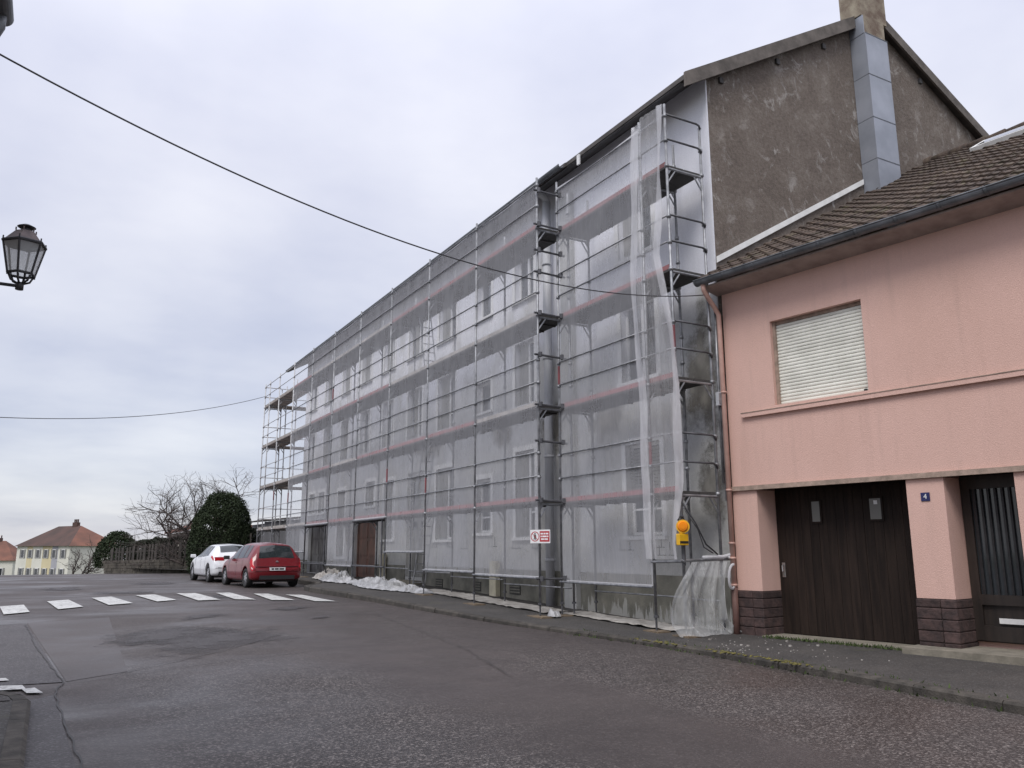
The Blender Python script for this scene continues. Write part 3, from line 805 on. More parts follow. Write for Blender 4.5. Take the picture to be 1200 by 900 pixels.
# raw concrete patches where the render is off
def wallblob(yc, zc_, ry, rz_, seed, mat):
    n, NR = 48, 6
    vs = [(XW - .004, yc, zc_)]
    for k in range(1, NR + 1):
        for i in range(n):
            t = 2 * math.pi * i / n
            kk = (1 + .4 * noise.noise(Vector((math.cos(t) * 1.3 + seed * 5, math.sin(t) * 1.3, seed)))) * k / NR
            vs.append((XW - .004, min(max(yc + math.cos(t) * ry * kk, YA + .03), 15.5 if yc < 15 else 39), zc_ + math.sin(t) * rz_ * kk))
    m_ = MB(); m_.v = vs
    m_.f = [(0, 1 + i, 1 + (i + 1) % n) for i in range(n)] + [(1 + k * n + i, 1 + k * n + (i + 1) % n, 1 + (k + 1) * n + (i + 1) % n, 1 + (k + 1) * n + i) for k in range(NR - 1) for i in range(n)]
    o = m_.build('raw_patch', mat, bld)
    at = o.data.attributes.new('edge', 'FLOAT', 'POINT'); at.data.foreach_set('value', [0.0] + [k / NR for k in range(1, NR + 1) for _ in range(n)])
wallblob(11.35, 4.6, .75, 1.7, 1, 'raw_wall')
wallblob(11.2, 2.6, .5, .9, 2, 'raw_wall')
wallblob(14.4, 4.25, .9, .5, 3, 'raw_wall')
wallblob(16.6, 4.4, .7, .9, 4, 'raw_wall')
wallblob(19.2, 4.5, 1.0, .5, 5, 'raw_wall')
wallblob(24.2, 4.6, 1.6, .45, 6, 'raw_wall')
wallblob(32.0, 2.2, 1.1, .9, 7, 'raw_wall')
# downpipe
mb = MB(); mb.tube((XW - 0.2, 16.5, -0.1), (XW - 0.2, 16.5, 10.1), 0.105, 16)
for z_ in (1.2, 3.6, 6.0, 8.4): mb.tube((XW - 0.2, 16.5, z_), (XW - 0.2, 16.5, z_ + .07), 0.12, 16)
mb.path([(XW - 0.2, 16.5, 10.0), (XW - 0.22, 16.5, 10.2), (XW - 0.5, 16.5, 10.35), (XW - 0.6, 16.5, 10.45)], 0.09, 12)
mb.build('downpipe', 'zinc_pipe', bld, True)
# roof: two slabs, soffit boards, gutter on the far part, rafter feet
sl = (ZR - ZE) / (XR - XW)
XEV = 9.72
def rz(x): return ZE + 0.02 + sl * (x - XW) if x <= XR else ZE + 0.02 + sl * (XR - XW) - 0.53 * (x - XR)
roof = MB()
for (ya, yb, xe) in ((YA - 0.14, 14.9, 9.78), (14.9, YB + 1.2, XEV)):
    roof.prism([(xe, ya, rz(xe)), (XR, ya, rz(XR)), (XR, ya, rz(XR) + .16), (xe, ya, rz(xe) + .10)], (0, yb - ya, 0))
roof.prism([(XR, YA - .14, rz(XR)), (XBK + .5, YA - .14, rz(XBK + .5)), (XBK + .5, YA - .14, rz(XBK + .5) + .14), (XR, YA - .14, rz(XR) + .16)], (0, YB - YA + 1.3, 0))
rf = roof.build('roof', 'fibre', bld)
mb = MB(); mb.prism([(9.80, YA + .03, rz(9.80) - .035), (XW - .005, YA + .03, rz(XW) - .035), (XW - .005, YA + .03, rz(XW) - .01), (9.80, YA + .03, rz(9.80) - .01)], (0, YB - YA - .1, 0)); mb.build('eave_soffit', 'eave_wood', rf)
m_ = MB()
for a, b in ((14.95, YB + 1.15),):
    pr_ = [(9.66 + 0.075 * math.cos(R(t)), rz(9.72) + 0.07 + 0.085 * math.sin(R(t))) for t in range(180, 361, 20)]
    pr_ += [(9.66 + 0.062 * math.cos(R(t)), rz(9.72) + 0.07 + 0.07 * math.sin(R(t))) for t in range(360, 179, -20)]
    m_.prism([(x_, a, z_) for x_, z_ in pr_], (0, b - a, 0))
m_.build('gutter', 'gutter', rf)
mb = MB(); mb.obox((9.75, 14.35, 10.2), (0.02, 0, 0), (0, .045, 0), (0, 0, .12)); mb.build('hanging_bracket', 'white', rf)
# verge boards on the near gable
def bar(p0, p1, hh, t, yface):
    p0, p1 = Vector(p0), Vector(p1)
    m_ = MB(); m_.add([(p0.x, yface, p0.y - hh), (p1.x, yface, p1.y - hh), (p1.x, yface, p1.y), (p0.x, yface, p0.y), (p0.x, yface + t, p0.y - hh), (p1.x, yface + t, p1.y - hh), (p1.x, yface + t, p1.y), (p0.x, yface + t, p0.y)],
                      [(0, 1, 2, 3), (7, 6, 5, 4), (0, 4, 5, 1), (1, 5, 6, 2), (2, 6, 7, 3), (3, 7, 4, 0)])
    return m_
bar((9.72, rz(9.72) + .12), (14.87, rz(14.87) + .18), 0.30, 0.05, YA - 0.20).build('verge_board', 'verge', rf)
bar((15.7, rz(15.7) + .16), (XBK + .5, rz(XBK + .5) + .14), 0.26, 0.05, YA - 0.20).build('verge_board', 'verge', rf)
for xx in (10.75, 12.4, 13.9, 17.3, 19.5):
    m_ = MB(); m_.box((xx, YA - .05, rz(xx) - .30), (xx + .10, YA - .002, rz(xx) - .18)); m_.build('purlin_end', 'eave_wood', rf)
# clad chimney breast on the gable and the stack on the ridge
ch = MB()
ch.box((14.88, 10.50, 13.30), (15.78, 11.03, 15.6)); ch.box((14.93, 10.86, 12.6), (15.6, 11.0, 13.299))
chs = ch.build('chimney_stack', 'rust_render', bld)
ch = MB(); ch.box((14.92, 10.47, 6.4), (15.62, 10.84, 13.29)); ch.build('chimney_breast', 'rust_render', bld)
zj = [8.2, 9.78, 10.76, 11.8, 12.82]
for a, b in zip(zj[:-1], zj[1:]):
    m_ = MB(); m_.box((14.895, 10.44, a + .006), (15.645, 10.469, b - .006)); m_.box((14.895, 10.4695, a + .006), (14.919, 10.84, b - .006)); m_.box((15.621, 10.4695, a + .006), (15.645, 10.84, b - .006))
    m_.build('zinc_panel', 'zinc', bld)
m_ = MB(); m_.box((14.895, 10.4695, 12.83), (14.919, 10.84, 13.28)); m_.build('zinc_panel', 'zinc', bld)
for z_ in zj[1:]:
    m_ = MB(); m_.box((14.888, 10.433, z_ - .008), (15.652, 10.439, z_ + .008)); m_.build('panel_joint', 'gutter', bld)

# ------------------------------------------------------------------ scaffolds
Y0, BAY = 14.574, 2.9756
LZ = [2.464, 4.464, 6.464, 8.464]
def scaffold(root, xo, xi, Yl, lz, base, top, toe, end_near=True, end_far=False):
    # standards
    def post(x, y, z0, z1, red):
        m_ = MB(); m_.tube((x, y, z0 + .28), (x, y, z1), 0.026, 8)
        for z_ in lz:
            for dz in (-0.06, 0.45, 0.95):
                if z_ + dz < z1 - 0.03: m_.tube((x, y, z_ + dz), (x, y, z_ + dz + .06), 0.042, 8)
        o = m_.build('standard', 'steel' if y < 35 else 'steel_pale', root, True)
        j = MB(); j.box((x - .085, y - .085, z0), (x + .085, y + .085, z0 + .012)); j.tube((x, y, z0 + .012), (x, y, z0 + .33), 0.018, 8); j.tube((x, y, z0 + .24), (x, y, z0 + .28), 0.045, 8)
        j.build('base_jack', 'steel_dark', o)
        for z_ in red:
            m_ = MB(); m_.tube((x, y, z_), (x, y, z_ + .42), 0.0285, 8); m_.build('red_collar', 'red_paint', o)
    for i, y in enumerate(Yl):
        b = base(y)
        rs = [z_ + random.choice((0.5, 1.0, 1.25)) for z_ in lz if random.random() < 0.22]
        post(xo, y, b, top, [r_ for r_ in rs if r_ < top - 0.5])
        post(xi, y, b, lz[-1] + 0.95, [])
        # frames: transom with corner gussets per lift
        for z_ in lz:
            m_ = MB(); m_.tube((xo + .026, y, z_ - .075), (xi - .026, y, z_ - .075), 0.024, 8)
            for s_, x in ((1, xo), (-1, xi)):
                m_.tube((x + s_ * .022, y, z_ - .34), (x + s_ * .19, y, z_ - .10), .016, 6)
                m_.prism([(x + s_ * .022, y - .006, z_ - .10), (x + s_ * .10, y - .006, z_ - .10), (x + s_ * .022, y - .006, z_ - .21)], (0, .012, 0))
            m_.build('transom', 'steel', root)
    for k, (ya, yb) in enumerate(zip(Yl[:-1], Yl[1:])):
        L = yb - ya
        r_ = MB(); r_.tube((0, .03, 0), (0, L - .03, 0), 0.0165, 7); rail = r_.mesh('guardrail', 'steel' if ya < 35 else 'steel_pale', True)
        d_ = MB(); d_.box((0, .01, -.045), ((xi - xo) / 2 - .03, L - .01, 0)); 
        for s_ in range(1, int(L / .5)): d_.box((.02, s_ * .5, -.075), ((xi - xo) / 2 - .05, s_ * .5 + .04, -.0455))
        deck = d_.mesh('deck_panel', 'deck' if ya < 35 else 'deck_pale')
        t_ = MB(); t_.box((0, .02, 0), (.025, L - .02, .09))
        tb = {m__: t_.mesh('toe_board', m__) for m__ in ('toe_red', 'toe_wood')}
        for li, z_ in enumerate(lz):
            zr = z_ + .5; 
            for hh in (.5, 1.0):
                if z_ + hh < top - .03: place(rail, 'guardrail', root, (xo - .014, ya, z_ + hh))
            place(deck, 'deck_panel', root, (xo + .02, ya, z_)); place(deck, 'deck_panel', root, (xo + .02 + (xi - xo) / 2 - .01, ya, z_))
            place(tb[toe(k, li)], 'toe_board', root, (xo + .028, ya, z_ + .002))
        place(rail, 'base_ledger', root, (xi - .045, ya, base(ya) + .55))
    def ends(y):
        for z_ in lz:
            for hh in (.5, 1.0):
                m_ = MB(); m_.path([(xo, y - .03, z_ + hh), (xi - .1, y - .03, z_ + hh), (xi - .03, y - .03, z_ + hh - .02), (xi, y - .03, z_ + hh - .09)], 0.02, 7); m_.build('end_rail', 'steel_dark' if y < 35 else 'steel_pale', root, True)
    if end_near: ends(Yl[0])
    if end_far: ends(Yl[-1])
XO, XI = 8.764, 9.578
YL = [Y0 + BAY * k for k in range(8)] + [38.05, 40.0, 41.0]
red_bays = {(0, 3), (1, 3), (2, 3), (3, 2), (4, 2), (2, 1), (3, 1), (5, 2), (6, 3), (1, 1), (5, 1), (7, 3), (7, 1), (8, 2)}
s1 = thing('scaffold', 'long galvanised tube scaffold along the grey facade with four decks', 'scaffold', (XO, Y0, 0.15), 'facade scaffolds')
scaffold(s1, XO, XI, YL, LZ, pz, 9.62, lambda k, li: 'toe_red' if (li == 0 and k < 6) or (k, li) in red_bays and k < 7 else 'toe_wood', end_near=False, end_far=True)
# return of the long scaffold round the far gable
for k in range(1, 3):
    for yy in (40.0, 41.0):
        m_ = MB(); m_.tube((XI + 2.5 * k, yy, pz(yy)), (XI + 2.5 * k, yy, 9.5), .026, 8); m_.build('standard', 'steel', s1)
for z_ in LZ:
    for hh in (.5, 1.0):
        m_ = MB(); m_.tube((XO, 41.03, z_ + hh), (XI + 5, 41.03, z_ + hh), .019, 7); m_.build('guardrail', 'steel_pale', s1)
    m_ = MB(); m_.box((XI + .05, 40.04, z_ - .045), (XI + 5, 40.96, z_)); m_.build('deck_panel', 'deck_pale', s1)
    m_ = MB(); m_.box((XO + .02, 41.0, z_ + .002), (XI + 5, 41.025, z_ + .112)); m_.build('toe_board', 'toe_wood', s1)
XO2, XI2 = 9.317, 10.16
YR = [10.83, 11.6, 14.62]
LZ2 = [z_ - 0.02 for z_ in LZ]
s2 = thing('scaffold', 'short galvanised scaffold section with open end beside the pink house', 'scaffold', (XO2, 10.83, 0.05), 'facade scaffolds')
scaffold(s2, XO2, XI2, YR, LZ2, pz, 9.66, lambda k, li: 'toe_red', end_near=True)
# short tubes that tie the two runs together across the step
for z_ in (LZ2[0] - 1.55, LZ2[0] + .02, LZ2[0] + 1.25, LZ2[1] + .02, LZ2[1] + 1.1, LZ2[2] + .02, LZ2[2] + 0.95, LZ2[2] + 1.45, LZ2[3] + .05, LZ2[3] + 0.85):
    m_ = MB(); m_.tube((XO - .12, 14.52, z_), (XO2 + .12, 14.52, z_ - .02), .024, 8)
    for x in (XO, XO2): m_.tube((x, 14.49, z_ - .05), (x, 14.49, z_ + .05), .045, 8)
    m_.build('coupling_tube', 'steel_dark', s2)
# end rail with net roll at the foot of the short section
for (a, b) in (((XO2 - .04, 11.62, 1.25), (XO2 - .04, 10.75, 1.27)), ((XO2 - .1, 10.80, 1.28), (XI2 + .15, 10.80, 1.30))):
    m_ = MB(); m_.tube(a, b, .024, 8); m_.build('net_rail', 'steel', s2)
m_ = MB(); m_.tube((XO2 - .04, 14.62, .82), (XO2 - .04, 11.62, .82), .022, 8); m_.build('net_rail', 'steel', s2)
for k, z_ in ((0, .90), (1, .95), (2, 1.41), (4, 0.95), (6, 1.4)):
    m_ = MB(); m_.tube((XO - .04, Y0 + BAY * k, z_), (XO - .04, Y0 + BAY * (k + 1), z_), .022, 8); m_.build('net_rail', 'steel', s1)
for k in (3, 5):      # portal frames before the doors
    m_ = MB(); m_.tube((XO - .04, Y0 + BAY * k, 2.40), (XO - .04, Y0 + BAY * (k + 1), 2.40), .03, 8); m_.build('portal_beam', 'steel_dark', s1)
    m_ = MB(); m_.tube((XO - .04, Y0 + BAY * k, .98), (XO - .04, Y0 + BAY * (k + 1), .98), .024, 8); m_.build('net_rail', 'steel_dark', s1)
    m_ = MB(); m_.tube((XO, Y0 + BAY * k + .3, pz(25)), (XO, Y0 + BAY * k + .3, 2.38), .028, 8); m_.build('portal_post', 'steel_dark', s1)
# sole boards
for y_ in YL[:8]:
    m_ = MB(); m_.box((XO - .14, y_ - .3, pz(y_) - .01), (XO + .14, y_ + .3, pz(y_) + .028)); m_.build('sole_board', 'timber', s1)
for y_ in YR:
    m_ = MB(); m_.box((XO2 - .14, y_ - .2, pz(y_) - .01), (XO2 + .14, y_ + .2, pz(y_) + .028)); m_.build('sole_board', 'timber', s2)
# access ladders inside the long run
for (ya, yb, za, zb) in ((21.9, 21.3, 2.47, 4.6), (21.9, 21.3, .45, 2.5), (26.9, 27.5, 4.47, 6.6), (21.3, 21.9, 6.47, 8.6)):
    for s_ in (0, 1):
        m_ = MB(); m_.tube((XO + .25 + .36 * s_, ya, za), (XO + .25 + .36 * s_, yb, zb), .018, 6); m_.build('ladder_stile', 'steel', s1)
    for k in range(8):
        t = (k + .5) / 8
        m_ = MB(); m_.tube((XO + .25, ya + (yb - ya) * t, za + (zb - za) * t), (XO + .61, ya + (yb - ya) * t, za + (zb - za) * t), .014, 6); m_.build('ladder_rung', 'steel', s1)

# ------------------------------------------------------------------ nets, one sheet per bay
def netsheet(label, x, ya, yb, za, zb, mat='net', amp=.018, hem=True, seed=0, sagtop=0.09):
    root = thing('scaffold_net', label, 'net', (x, ya, za), 'white mesh sheets on the scaffolds')
    nu, nv = 14, 40
    rows = []
    for j in range(nv + 1):
        v_ = j / nv
        r_ = []
        for i in range(nu + 1):
            u = i / nu
            ed = math.sin(math.pi * u)
            y = ya + (yb - ya) * u
            top = zb - sagtop * ed * (0.6 + noise.noise(Vector((seed, 3, 1))))
            z = za + (top - za) * v_
            dx = amp * ed * (noise.noise(Vector((y * 1.3, z * 0.5, seed))) + .6 * noise.noise(Vector((y * 5, z * 0.7, seed + 9))))
            r_.append((x + min(dx, .008), y, z))
        rows.append(r_)
    m_ = MB(); m_.grid(rows); m_.build('mesh_sheet', mat, root, True)
    if hem:
        h_ = MB(); h_.grid([[(p[0] - .006, p[1], p[2] - .0) for p in rows[0]], [(p[0] - .006, p[1], p[2] + .06) for p in rows[0]]]); h_.build('hem', 'net_hem', root)
        h_ = MB(); h_.grid([[(p[0] - .006, p[1], p[2] - .035) for p in rows[-1]], [(p[0] - .006, p[1], p[2]) for p in rows[-1]]]); h_.build('hem', 'net_hem', root)
    # side seam, a narrow doubled strip
    h_ = MB(); h_.grid([[(r_[0][0] - .006, r_[0][1], r_[0][2]), (r_[1][0] - .006, r_[0][1] + .03, r_[1][2])] for r_ in rows]); h_.build('side_seam', 'net2', root)
    return root
NX = XO + .008
bayname = ['first', 'second', 'third', 'fourth', 'fifth', 'sixth', 'seventh']
bots = [.88, .93, 1.39, 2.42, .93, 2.42, 1.38]
extra = ['carrying the warning sign', 'above a single cellar vent', 'above the plastic heap and steps', 'stopping above the brown door', 'between the two door openings', 'stopping above the grey door', 'at its far end behind the red car']
for k in range(7):
    netsheet('white mesh net, %s bay of long scaffold, %s' % (bayname[k], extra[k]), NX, Y0 + BAY * k + .01, Y0 + BAY * (k + 1) - .01, bots[k], 9.5, seed=k * 3.3)
netsheet('wide white mesh net on the short scaffold section left of the doubled strip', XO2 + .008, 11.66, 14.6, .80, 9.52, seed=31)
# loose strip at the open end
root = thing('scaffold_net', 'narrow loose white mesh strip hanging at the open end of the short scaffold', 'net', (XO2 - .1, 11, 1.3), 'white mesh sheets on the scaffolds')
ZK = [1.30, 1.55, 2.6, 4.26, 5.3, 6.1, 6.73, 7.7, 8.5, 9.62]
YRk = [10.80, 10.83, 10.66, 10.62, 10.72, 10.88, 11.02, 10.90, 10.84, 10.78]
YLk = [11.72, 11.72, 11.68, 11.74, 11.82, 11.86, 11.88, 11.80, 11.74, 11.68]
rows = []
for j in range(91):
    z = 1.30 + (9.62 - 1.30) * j / 90
    yr, yl = float(np.interp(z, ZK, YRk)), float(np.interp(z, ZK, YLk))
    r_ = []
    for i in range(25):
        u = i / 24
        y = yr + (yl - yr) * u
        fold = .09 * noise.noise(Vector((u * 6, z * .5, 2))) + .05 * noise.noise(Vector((u * 14, z * .9, 7)))
        r_.append((XO2 - .10 + fold - .05 * math.sin(math.pi * u), y, z - 0.12 * u * (1 if j == 90 else 0)))
    rows.append(r_)
m_ = MB(); m_.grid(rows); m_.build('mesh_sheet', 'net_loose', root, True)
m_ = MB(); m_.grid([[(p[0] - .012, p[1], p[2]) for p in r_[19:]] for r_ in rows]); m_.build('doubled_edge', 'net2', root, True)
m_ = MB(); m_.grid([[(p[0] - .012, p[1], p[2]) for p in r_[:4]] for r_ in rows]); m_.build('gathered_edge', 'net2', root, True)
# gathered film draped to the ground from the end rail
root = thing('plastic_drape', 'bunched translucent white film hanging from the end rail down to the pavement', 'plastic film', (9.6, 10.7, .06))
rows = []
for j in range(41):
    v_ = j / 40
    z = 1.26 - v_ * 1.20
    r_ = []
    for i in range(45):
        u = i / 44
        x0_, x1_ = 9.42 - .52 * math.sin(min(1, v_ * 1.15) * math.pi * .5) * (0.75 + .25 * math.sin(v_ * 3.1)), 10.22 - .10 * math.sin(v_ * 3.1) + (.22 * max(0, v_ - .8) * 5)
        x = x0_ + (x1_ - x0_) * u
        f = (.10 + .10 * v_) * noise.noise(Vector((u * 5, v_ * 1.2, 4))) + .05 * noise.noise(Vector((u * 14, v_ * 2, 8)))
        spread = 0.28 * max(0, v_ - .86) / .14
        y = 10.74 + f - spread * (0.4 + noise.noise(Vector((u * 4, 2, 2))))
        r_.append((x, y, max(z, pz(10.6) + .03 + .03 * abs(noise.noise(Vector((u * 9, v_ * 20, 1)))))))
    rows.append(r_)
m_ = MB(); m_.grid(rows); m_.build('film_sheet', 'drape', root, True)
# tied bundle loop at the post
pts = [(10.24 + .10 * math.sin(t), 10.74 - .02 * t, 1.34 - .02 * t - .26 * (1 - math.cos(t)) * .9) for t in [k * 2 * math.pi / 16 for k in range(17)]]
m_ = MB(); m_.path(pts, .022, 7); m_.build('film_loop', 'net_hem', root, True)
m_ = MB(); m_.path([(9.7, 10.775, 1.33), (9.9, 10.77, 1.335), (10.15, 10.77, 1.34), (10.25, 10.76, 1.36), (10.3, 10.72, 1.38)], .03, 8); m_.build('film_roll', 'net_hem', root, True)

# ------------------------------------------------------------------ pink house (its front is turned 9 degrees)
A9 = R(9)
UD = Vector((math.sin(A9), -math.cos(A9), 0)); ND = Vector((-math.cos(A9), -math.sin(A9), 0)); P0 = Vector((10.4, 10.72, 0))
def pk(u, n, z): return P0 + UD * u + ND * n + Vector((0, 0, z))
class PB(MB):
    def mesh(s, name, mat, smooth=False):
        s.v = [tuple(pk(*p)) for p in s.v]
        return MB.mesh(s, name, mat, smooth)
    def bx(s, u0, u1, n0, n1, z0, z1): return s.box((u0, n0, z0), (u1, n1, z1))
HU = 9.4
ph = thing('pink_house', 'pink rendered house with tiled roof, garage door and closed roller shutter', 'house', tuple(pk(4, -3, 0)))
def pbx(name, mat, *b, parent=ph):
    m_ = PB(); m_.bx(*b); return m_.build(name, mat, parent)
# upper wall with window hole
wu0, wu1, wz0, wz1 = 0.97, 2.635, 3.86, 5.33
m_ = PB()
Us = [0, wu0, wu1, HU]; Zs = [2.52, wz0, wz1, 6.12]
for i in range(3):
    for k in range(3):
        if i == 1 and k == 1: continue
        m_.quad((Us[i], 0, Zs[k]), (Us[i + 1], 0, Zs[k]), (Us[i + 1], 0, Zs[k + 1]), (Us[i], 0, Zs[k + 1]))
for a, b in (((wu0, wz0), (wu1, wz0)), ((wu1, wz0), (wu1, wz1)), ((wu1, wz1), (wu0, wz1)), ((wu0, wz1), (wu0, wz0))):
    m_.quad((a[0], 0, a[1]), (b[0], 0, b[1]), (b[0], -.16, b[1]), (a[0], -.16, a[1]))
m_.quad((0, 0, -.3), (0, -.1, -.3), (0, -.1, 6.1), (0, 0, 6.1))
m_.build('front_wall', 'pink', ph)
pbx('slab_ceiling', 'pink_edge', 0, HU, -.52, -.004, 2.50, 2.519)
m_ = PB(); m_.quad((0, -.545, -.3), (HU, -.545, -.3), (HU, -.545, 2.5), (0, -.545, 2.5)); m_.build('recess_wall', 'pink', ph)
m_ = PB(); m_.quad((HU, 0, -.3), (HU, -13, -.3), (HU, -13, 6.1), (HU, 0, 6.1)); m_.build('end_wall', 'pink', ph)
m_ = PB(); m_.quad((0.6, -13, -.3), (HU, -13, -.3), (HU, -13, 6.1), (0.6, -13, 6.1)); m_.build('rear_wall', 'pink', ph)
# ledges
m_ = PB(); m_.bx(0.02, HU, 0.002, 0.05, 2.46, 2.535); m_.build('floor_ledge', 'pink_edge', ph)
pbx('sill_band', 'pink', 0.32, HU, 0.002, 0.06, 3.72, 3.79)
pbx('sill_band_cap', 'pink_edge', 0.31, HU, 0.002, 0.068, 3.791, 3.803)
# pillars on stone bases
for (a, b) in ((0.0, 0.5), (3.07, 3.607), (4.52, 5.2), (7.6, 8.2)):
    pbx('pillar', 'pink', a, b, -.54, 0, 0.78, 2.459)
    z = -.12
    rowi = 0
    while z < 0.74:
        hh = .155 if z < .6 else 0.78 - z - .008
        cuts = [a - .018, a + (b - a) * (.38 if rowi % 2 else .62), b + .018]
        for c0, c1 in zip(cuts[:-1], cuts[1:]):
            jn = random.uniform(0, .015)
            m_ = PB(); m_.bx(c0 + .004, c1 - .004, -.54, .018 + jn, z + .004, z + hh - .004)
            me = m_.mesh('stone_block', 'stone'); o = place(me, 'stone_block', ph)
            bm_ = o.modifiers.new('bevel', 'BEVEL'); bm_.width = .012; bm_.segments = 2
        z += hh
    pbx('stone_core', 'stone', a + .005, b - .005, -.53, .004, -.2, .775)
# garage door
gd = pbx('garage_door', 'garage_wood', .5, 3.07, -.539, -.52, .05, 2.5)
npl = 16
wpl = (3.05 - .52) / npl
for k in range(npl):
    a = .52 + wpl * k
    m_ = PB(); m_.bx(a + .0025, a + wpl - .0025, -.5195, -.498 - (.004 if k in (0, 5, 10, 15) else 0), .085, 2.46); m_.build('plank', 'garage_wood', gd)
for k in (0, 1, 2):
    u_ = .52 + (3.05 - .52) * (k + .5) / 3
    if k == 1: continue
for (a, b, z0_, z1_) in ((1.19, 1.39, 1.88, 2.27), (2.2, 2.44, 1.89, 2.27)):
    m_ = PB(); m_.bx(a, b, -.4935, -.48, z0_, z1_); o = m_.build('door_window', 'garage_wood', gd)
    m_ = PB(); m_.bx(a + .03, b - .03, -.4795, -.474, z0_ + .03, z1_ - .03); m_.build('pane', 'frost', o)
m_ = PB(); m_.bx(2.30, 2.36, -.4735, -.471, 2.15, 2.21); m_.build('sticker', 'white', gd)
m_ = PB(); m_.path([(.60, -.49, 1.20), (.60, -.45, 1.19), (.61, -.44, 1.1), (.60, -.49, 1.02)], .012, 6); m_.bx(.57, .63, -.4975, -.49, 1.0, 1.24); m_.build('handle', 'brass', gd)
pbx('threshold', 'step', .5, 3.07, -.5, .10, -.05, .075)
# entry door with iron grille
ed = pbx('entry_door', 'entry_wood', 3.61, 4.52, -.54, -.52, .2, 2.5)
m_ = PB()
for (a, b, z0_, z1_) in ((3.62, 3.74, .22, 2.48), (4.40, 4.51, .22, 2.48), (3.74, 4.40, 2.3, 2.48), (3.74, 4.40, .22, .42), (3.74, 4.40, .70, .84)): m_.bx(a, b, -.5195, -.47, z0_, z1_)
m_.build('door_stile', 'entry_wood', ed)
m_ = PB(); m_.bx(3.74, 4.40, -.519, -.51, .84, 2.3); m_.build('pane', 'glass', ed)
for k in range(7):
    m_ = PB(); m_.bx(3.78 + .092 * k, 3.81 + .092 * k, -.50, -.475, .842, 2.298); m_.build('grille_bar', 'iron', ed)
m_ = PB(); m_.bx(3.95, 4.36, -.4695, -.455, .46, .53); m_.build('letter_slot', 'white', ed)
m_ = PB(); m_.bx(3.0, 9.2, -.5, .42, -.2, .135); st = m_.build('door_step', 'step', ph)
# roller shutter window
m_ = PB(); m_.bx(wu0, wu0 + .05, -.155, -.07, wz0, wz1); m_.bx(wu1 - .04, wu1, -.155, -.09, wz0, wz1); m_.bx(wu0 + .05, wu1 - .04, -.155, -.10, wz1 - .06, wz1)
wf = m_.build('window_frame', 'pink_edge', ph)
ns = 24
for k in range(ns):
    za = wz0 + .01 + (wz1 - .07 - wz0) * k / ns
    hh = (wz1 - .07 - wz0) / ns
    m_ = PB()
    u0_, u1_ = wu0 + .052, wu1 - .042
    prf = [(-.124, za + .0005), (-.114, za + hh * .2), (-.111, za + hh * .5), (-.114, za + hh * .8), (-.124, za + hh - .0025), (-.14, za + hh - .0025), (-.14, za + .0005)]
    m_.prism([(u0_, n_, z_) for n_, z_ in prf], (u1_ - u0_, 0, 0)); m_.build('shutter_slat', 'shutter', wf)
m_ = PB(); m_.bx(wu1 - .12, wu1 - .07, -.105, -.09, wz0 + .02, wz0 + .05); m_.build('shutter_latch', 'iron', wf)
# number plate
np_ = pbx('house_number_plate', 'plate_blue', 3.275, 3.40, .002, .012, 2.135, 2.255)
tcv = bpy.data.curves.new('number', 'FONT'); tcv.body = '4'; tcv.size = .105; tcv.align_x = 'CENTER'; tcv.align_y = 'CENTER'; tcv.extrude = .001
to = bpy.data.objects.new('tmp', tcv); COL.objects.link(to)
bpy.context.view_layer.update()
tme = bpy.data.meshes.new_from_object(to.evaluated_get(bpy.context.evaluated_depsgraph_get()))
bpy.data.objects.remove(to)
tme.materials.clear(); tme.materials.append(M['white'])
c_ = pk(3.3375, .0145, 2.195)
place(tme, 'digit', np_, mat4=Matrix.Translation(c_) @ Matrix(((UD.x, 0, ND.x, 0), (UD.y, 0, ND.y, 0), (0, 1, 0, 0), (0, 0, 0, 1))))
# eaves: soffit, gutter segments, brackets
m_ = PB(); m_.add([(-.1, 0.0, 6.05), (HU, 0, 6.05), (HU, .44, 6.12), (-.1, .44, 6.12), (-.1, 0, 6.08), (HU, 0, 6.08), (HU, .44, 6.15), (-.1, .44, 6.15)], [(0, 1, 2, 3), (7, 6, 5, 4), (0, 4, 5, 1), (1, 5, 6, 2), (2, 6, 7, 3), (3, 7, 4, 0)])
m_.build('soffit', 'soffit', ph)
ug = -.16
gz0 = 6.235
while ug < HU:
    m_ = PB()
    L = .62
    pr_ = [(.52 + .085 * math.cos(R(t)), gz0 + .085 * math.sin(R(t))) for t in range(180, 361, 18)] + [(.52 + .074 * math.cos(R(t)), gz0 + .074 * math.sin(R(t))) for t in range(360, 179, -18)]
    m_.prism([(ug, n_, z_) for n_, z_ in pr_], (L - .006, 0, 0))
    prb = [(.52 + .092 * math.cos(R(t)), gz0 + .092 * math.sin(R(t))) for t in range(180, 361, 18)] + [(.52 + .086 * math.cos(R(t)), gz0 + .086 * math.sin(R(t))) for t in range(360, 179, -18)]
    m_.prism([(ug + .01, n_, z_) for n_, z_ in prb], (.035, 0, 0))
    m_.tube((ug, .61, gz0 + .005), (ug + L - .006, .61, gz0 + .005), .012, 6)
    m_.build('gutter_segment', 'gutter', ph, False)
    ug += L
m_ = PB(); m_.path([(-.02, .50, 6.16), (-.02, .48, 6.05), (-.02, .36, 5.92), (-.02, .2, 5.78), (-.01, .11, 5.66), (-.01, .10, 5.4), (0, .09, .82)], .045, 12)
for z_ in (4.2, 2.46, 1.55, 1.3, .85): m_.tube((0, .095, z_), (0, .095, z_ + .035), .056, 12)
dp = m_.build('downpipe', 'pipe_pink', ph, True)
m_ = PB(); m_.tube((0, .09, -.05), (0, .09, .82), .055, 12); m_.build('downpipe_foot', 'pipe_brown', dp, True)
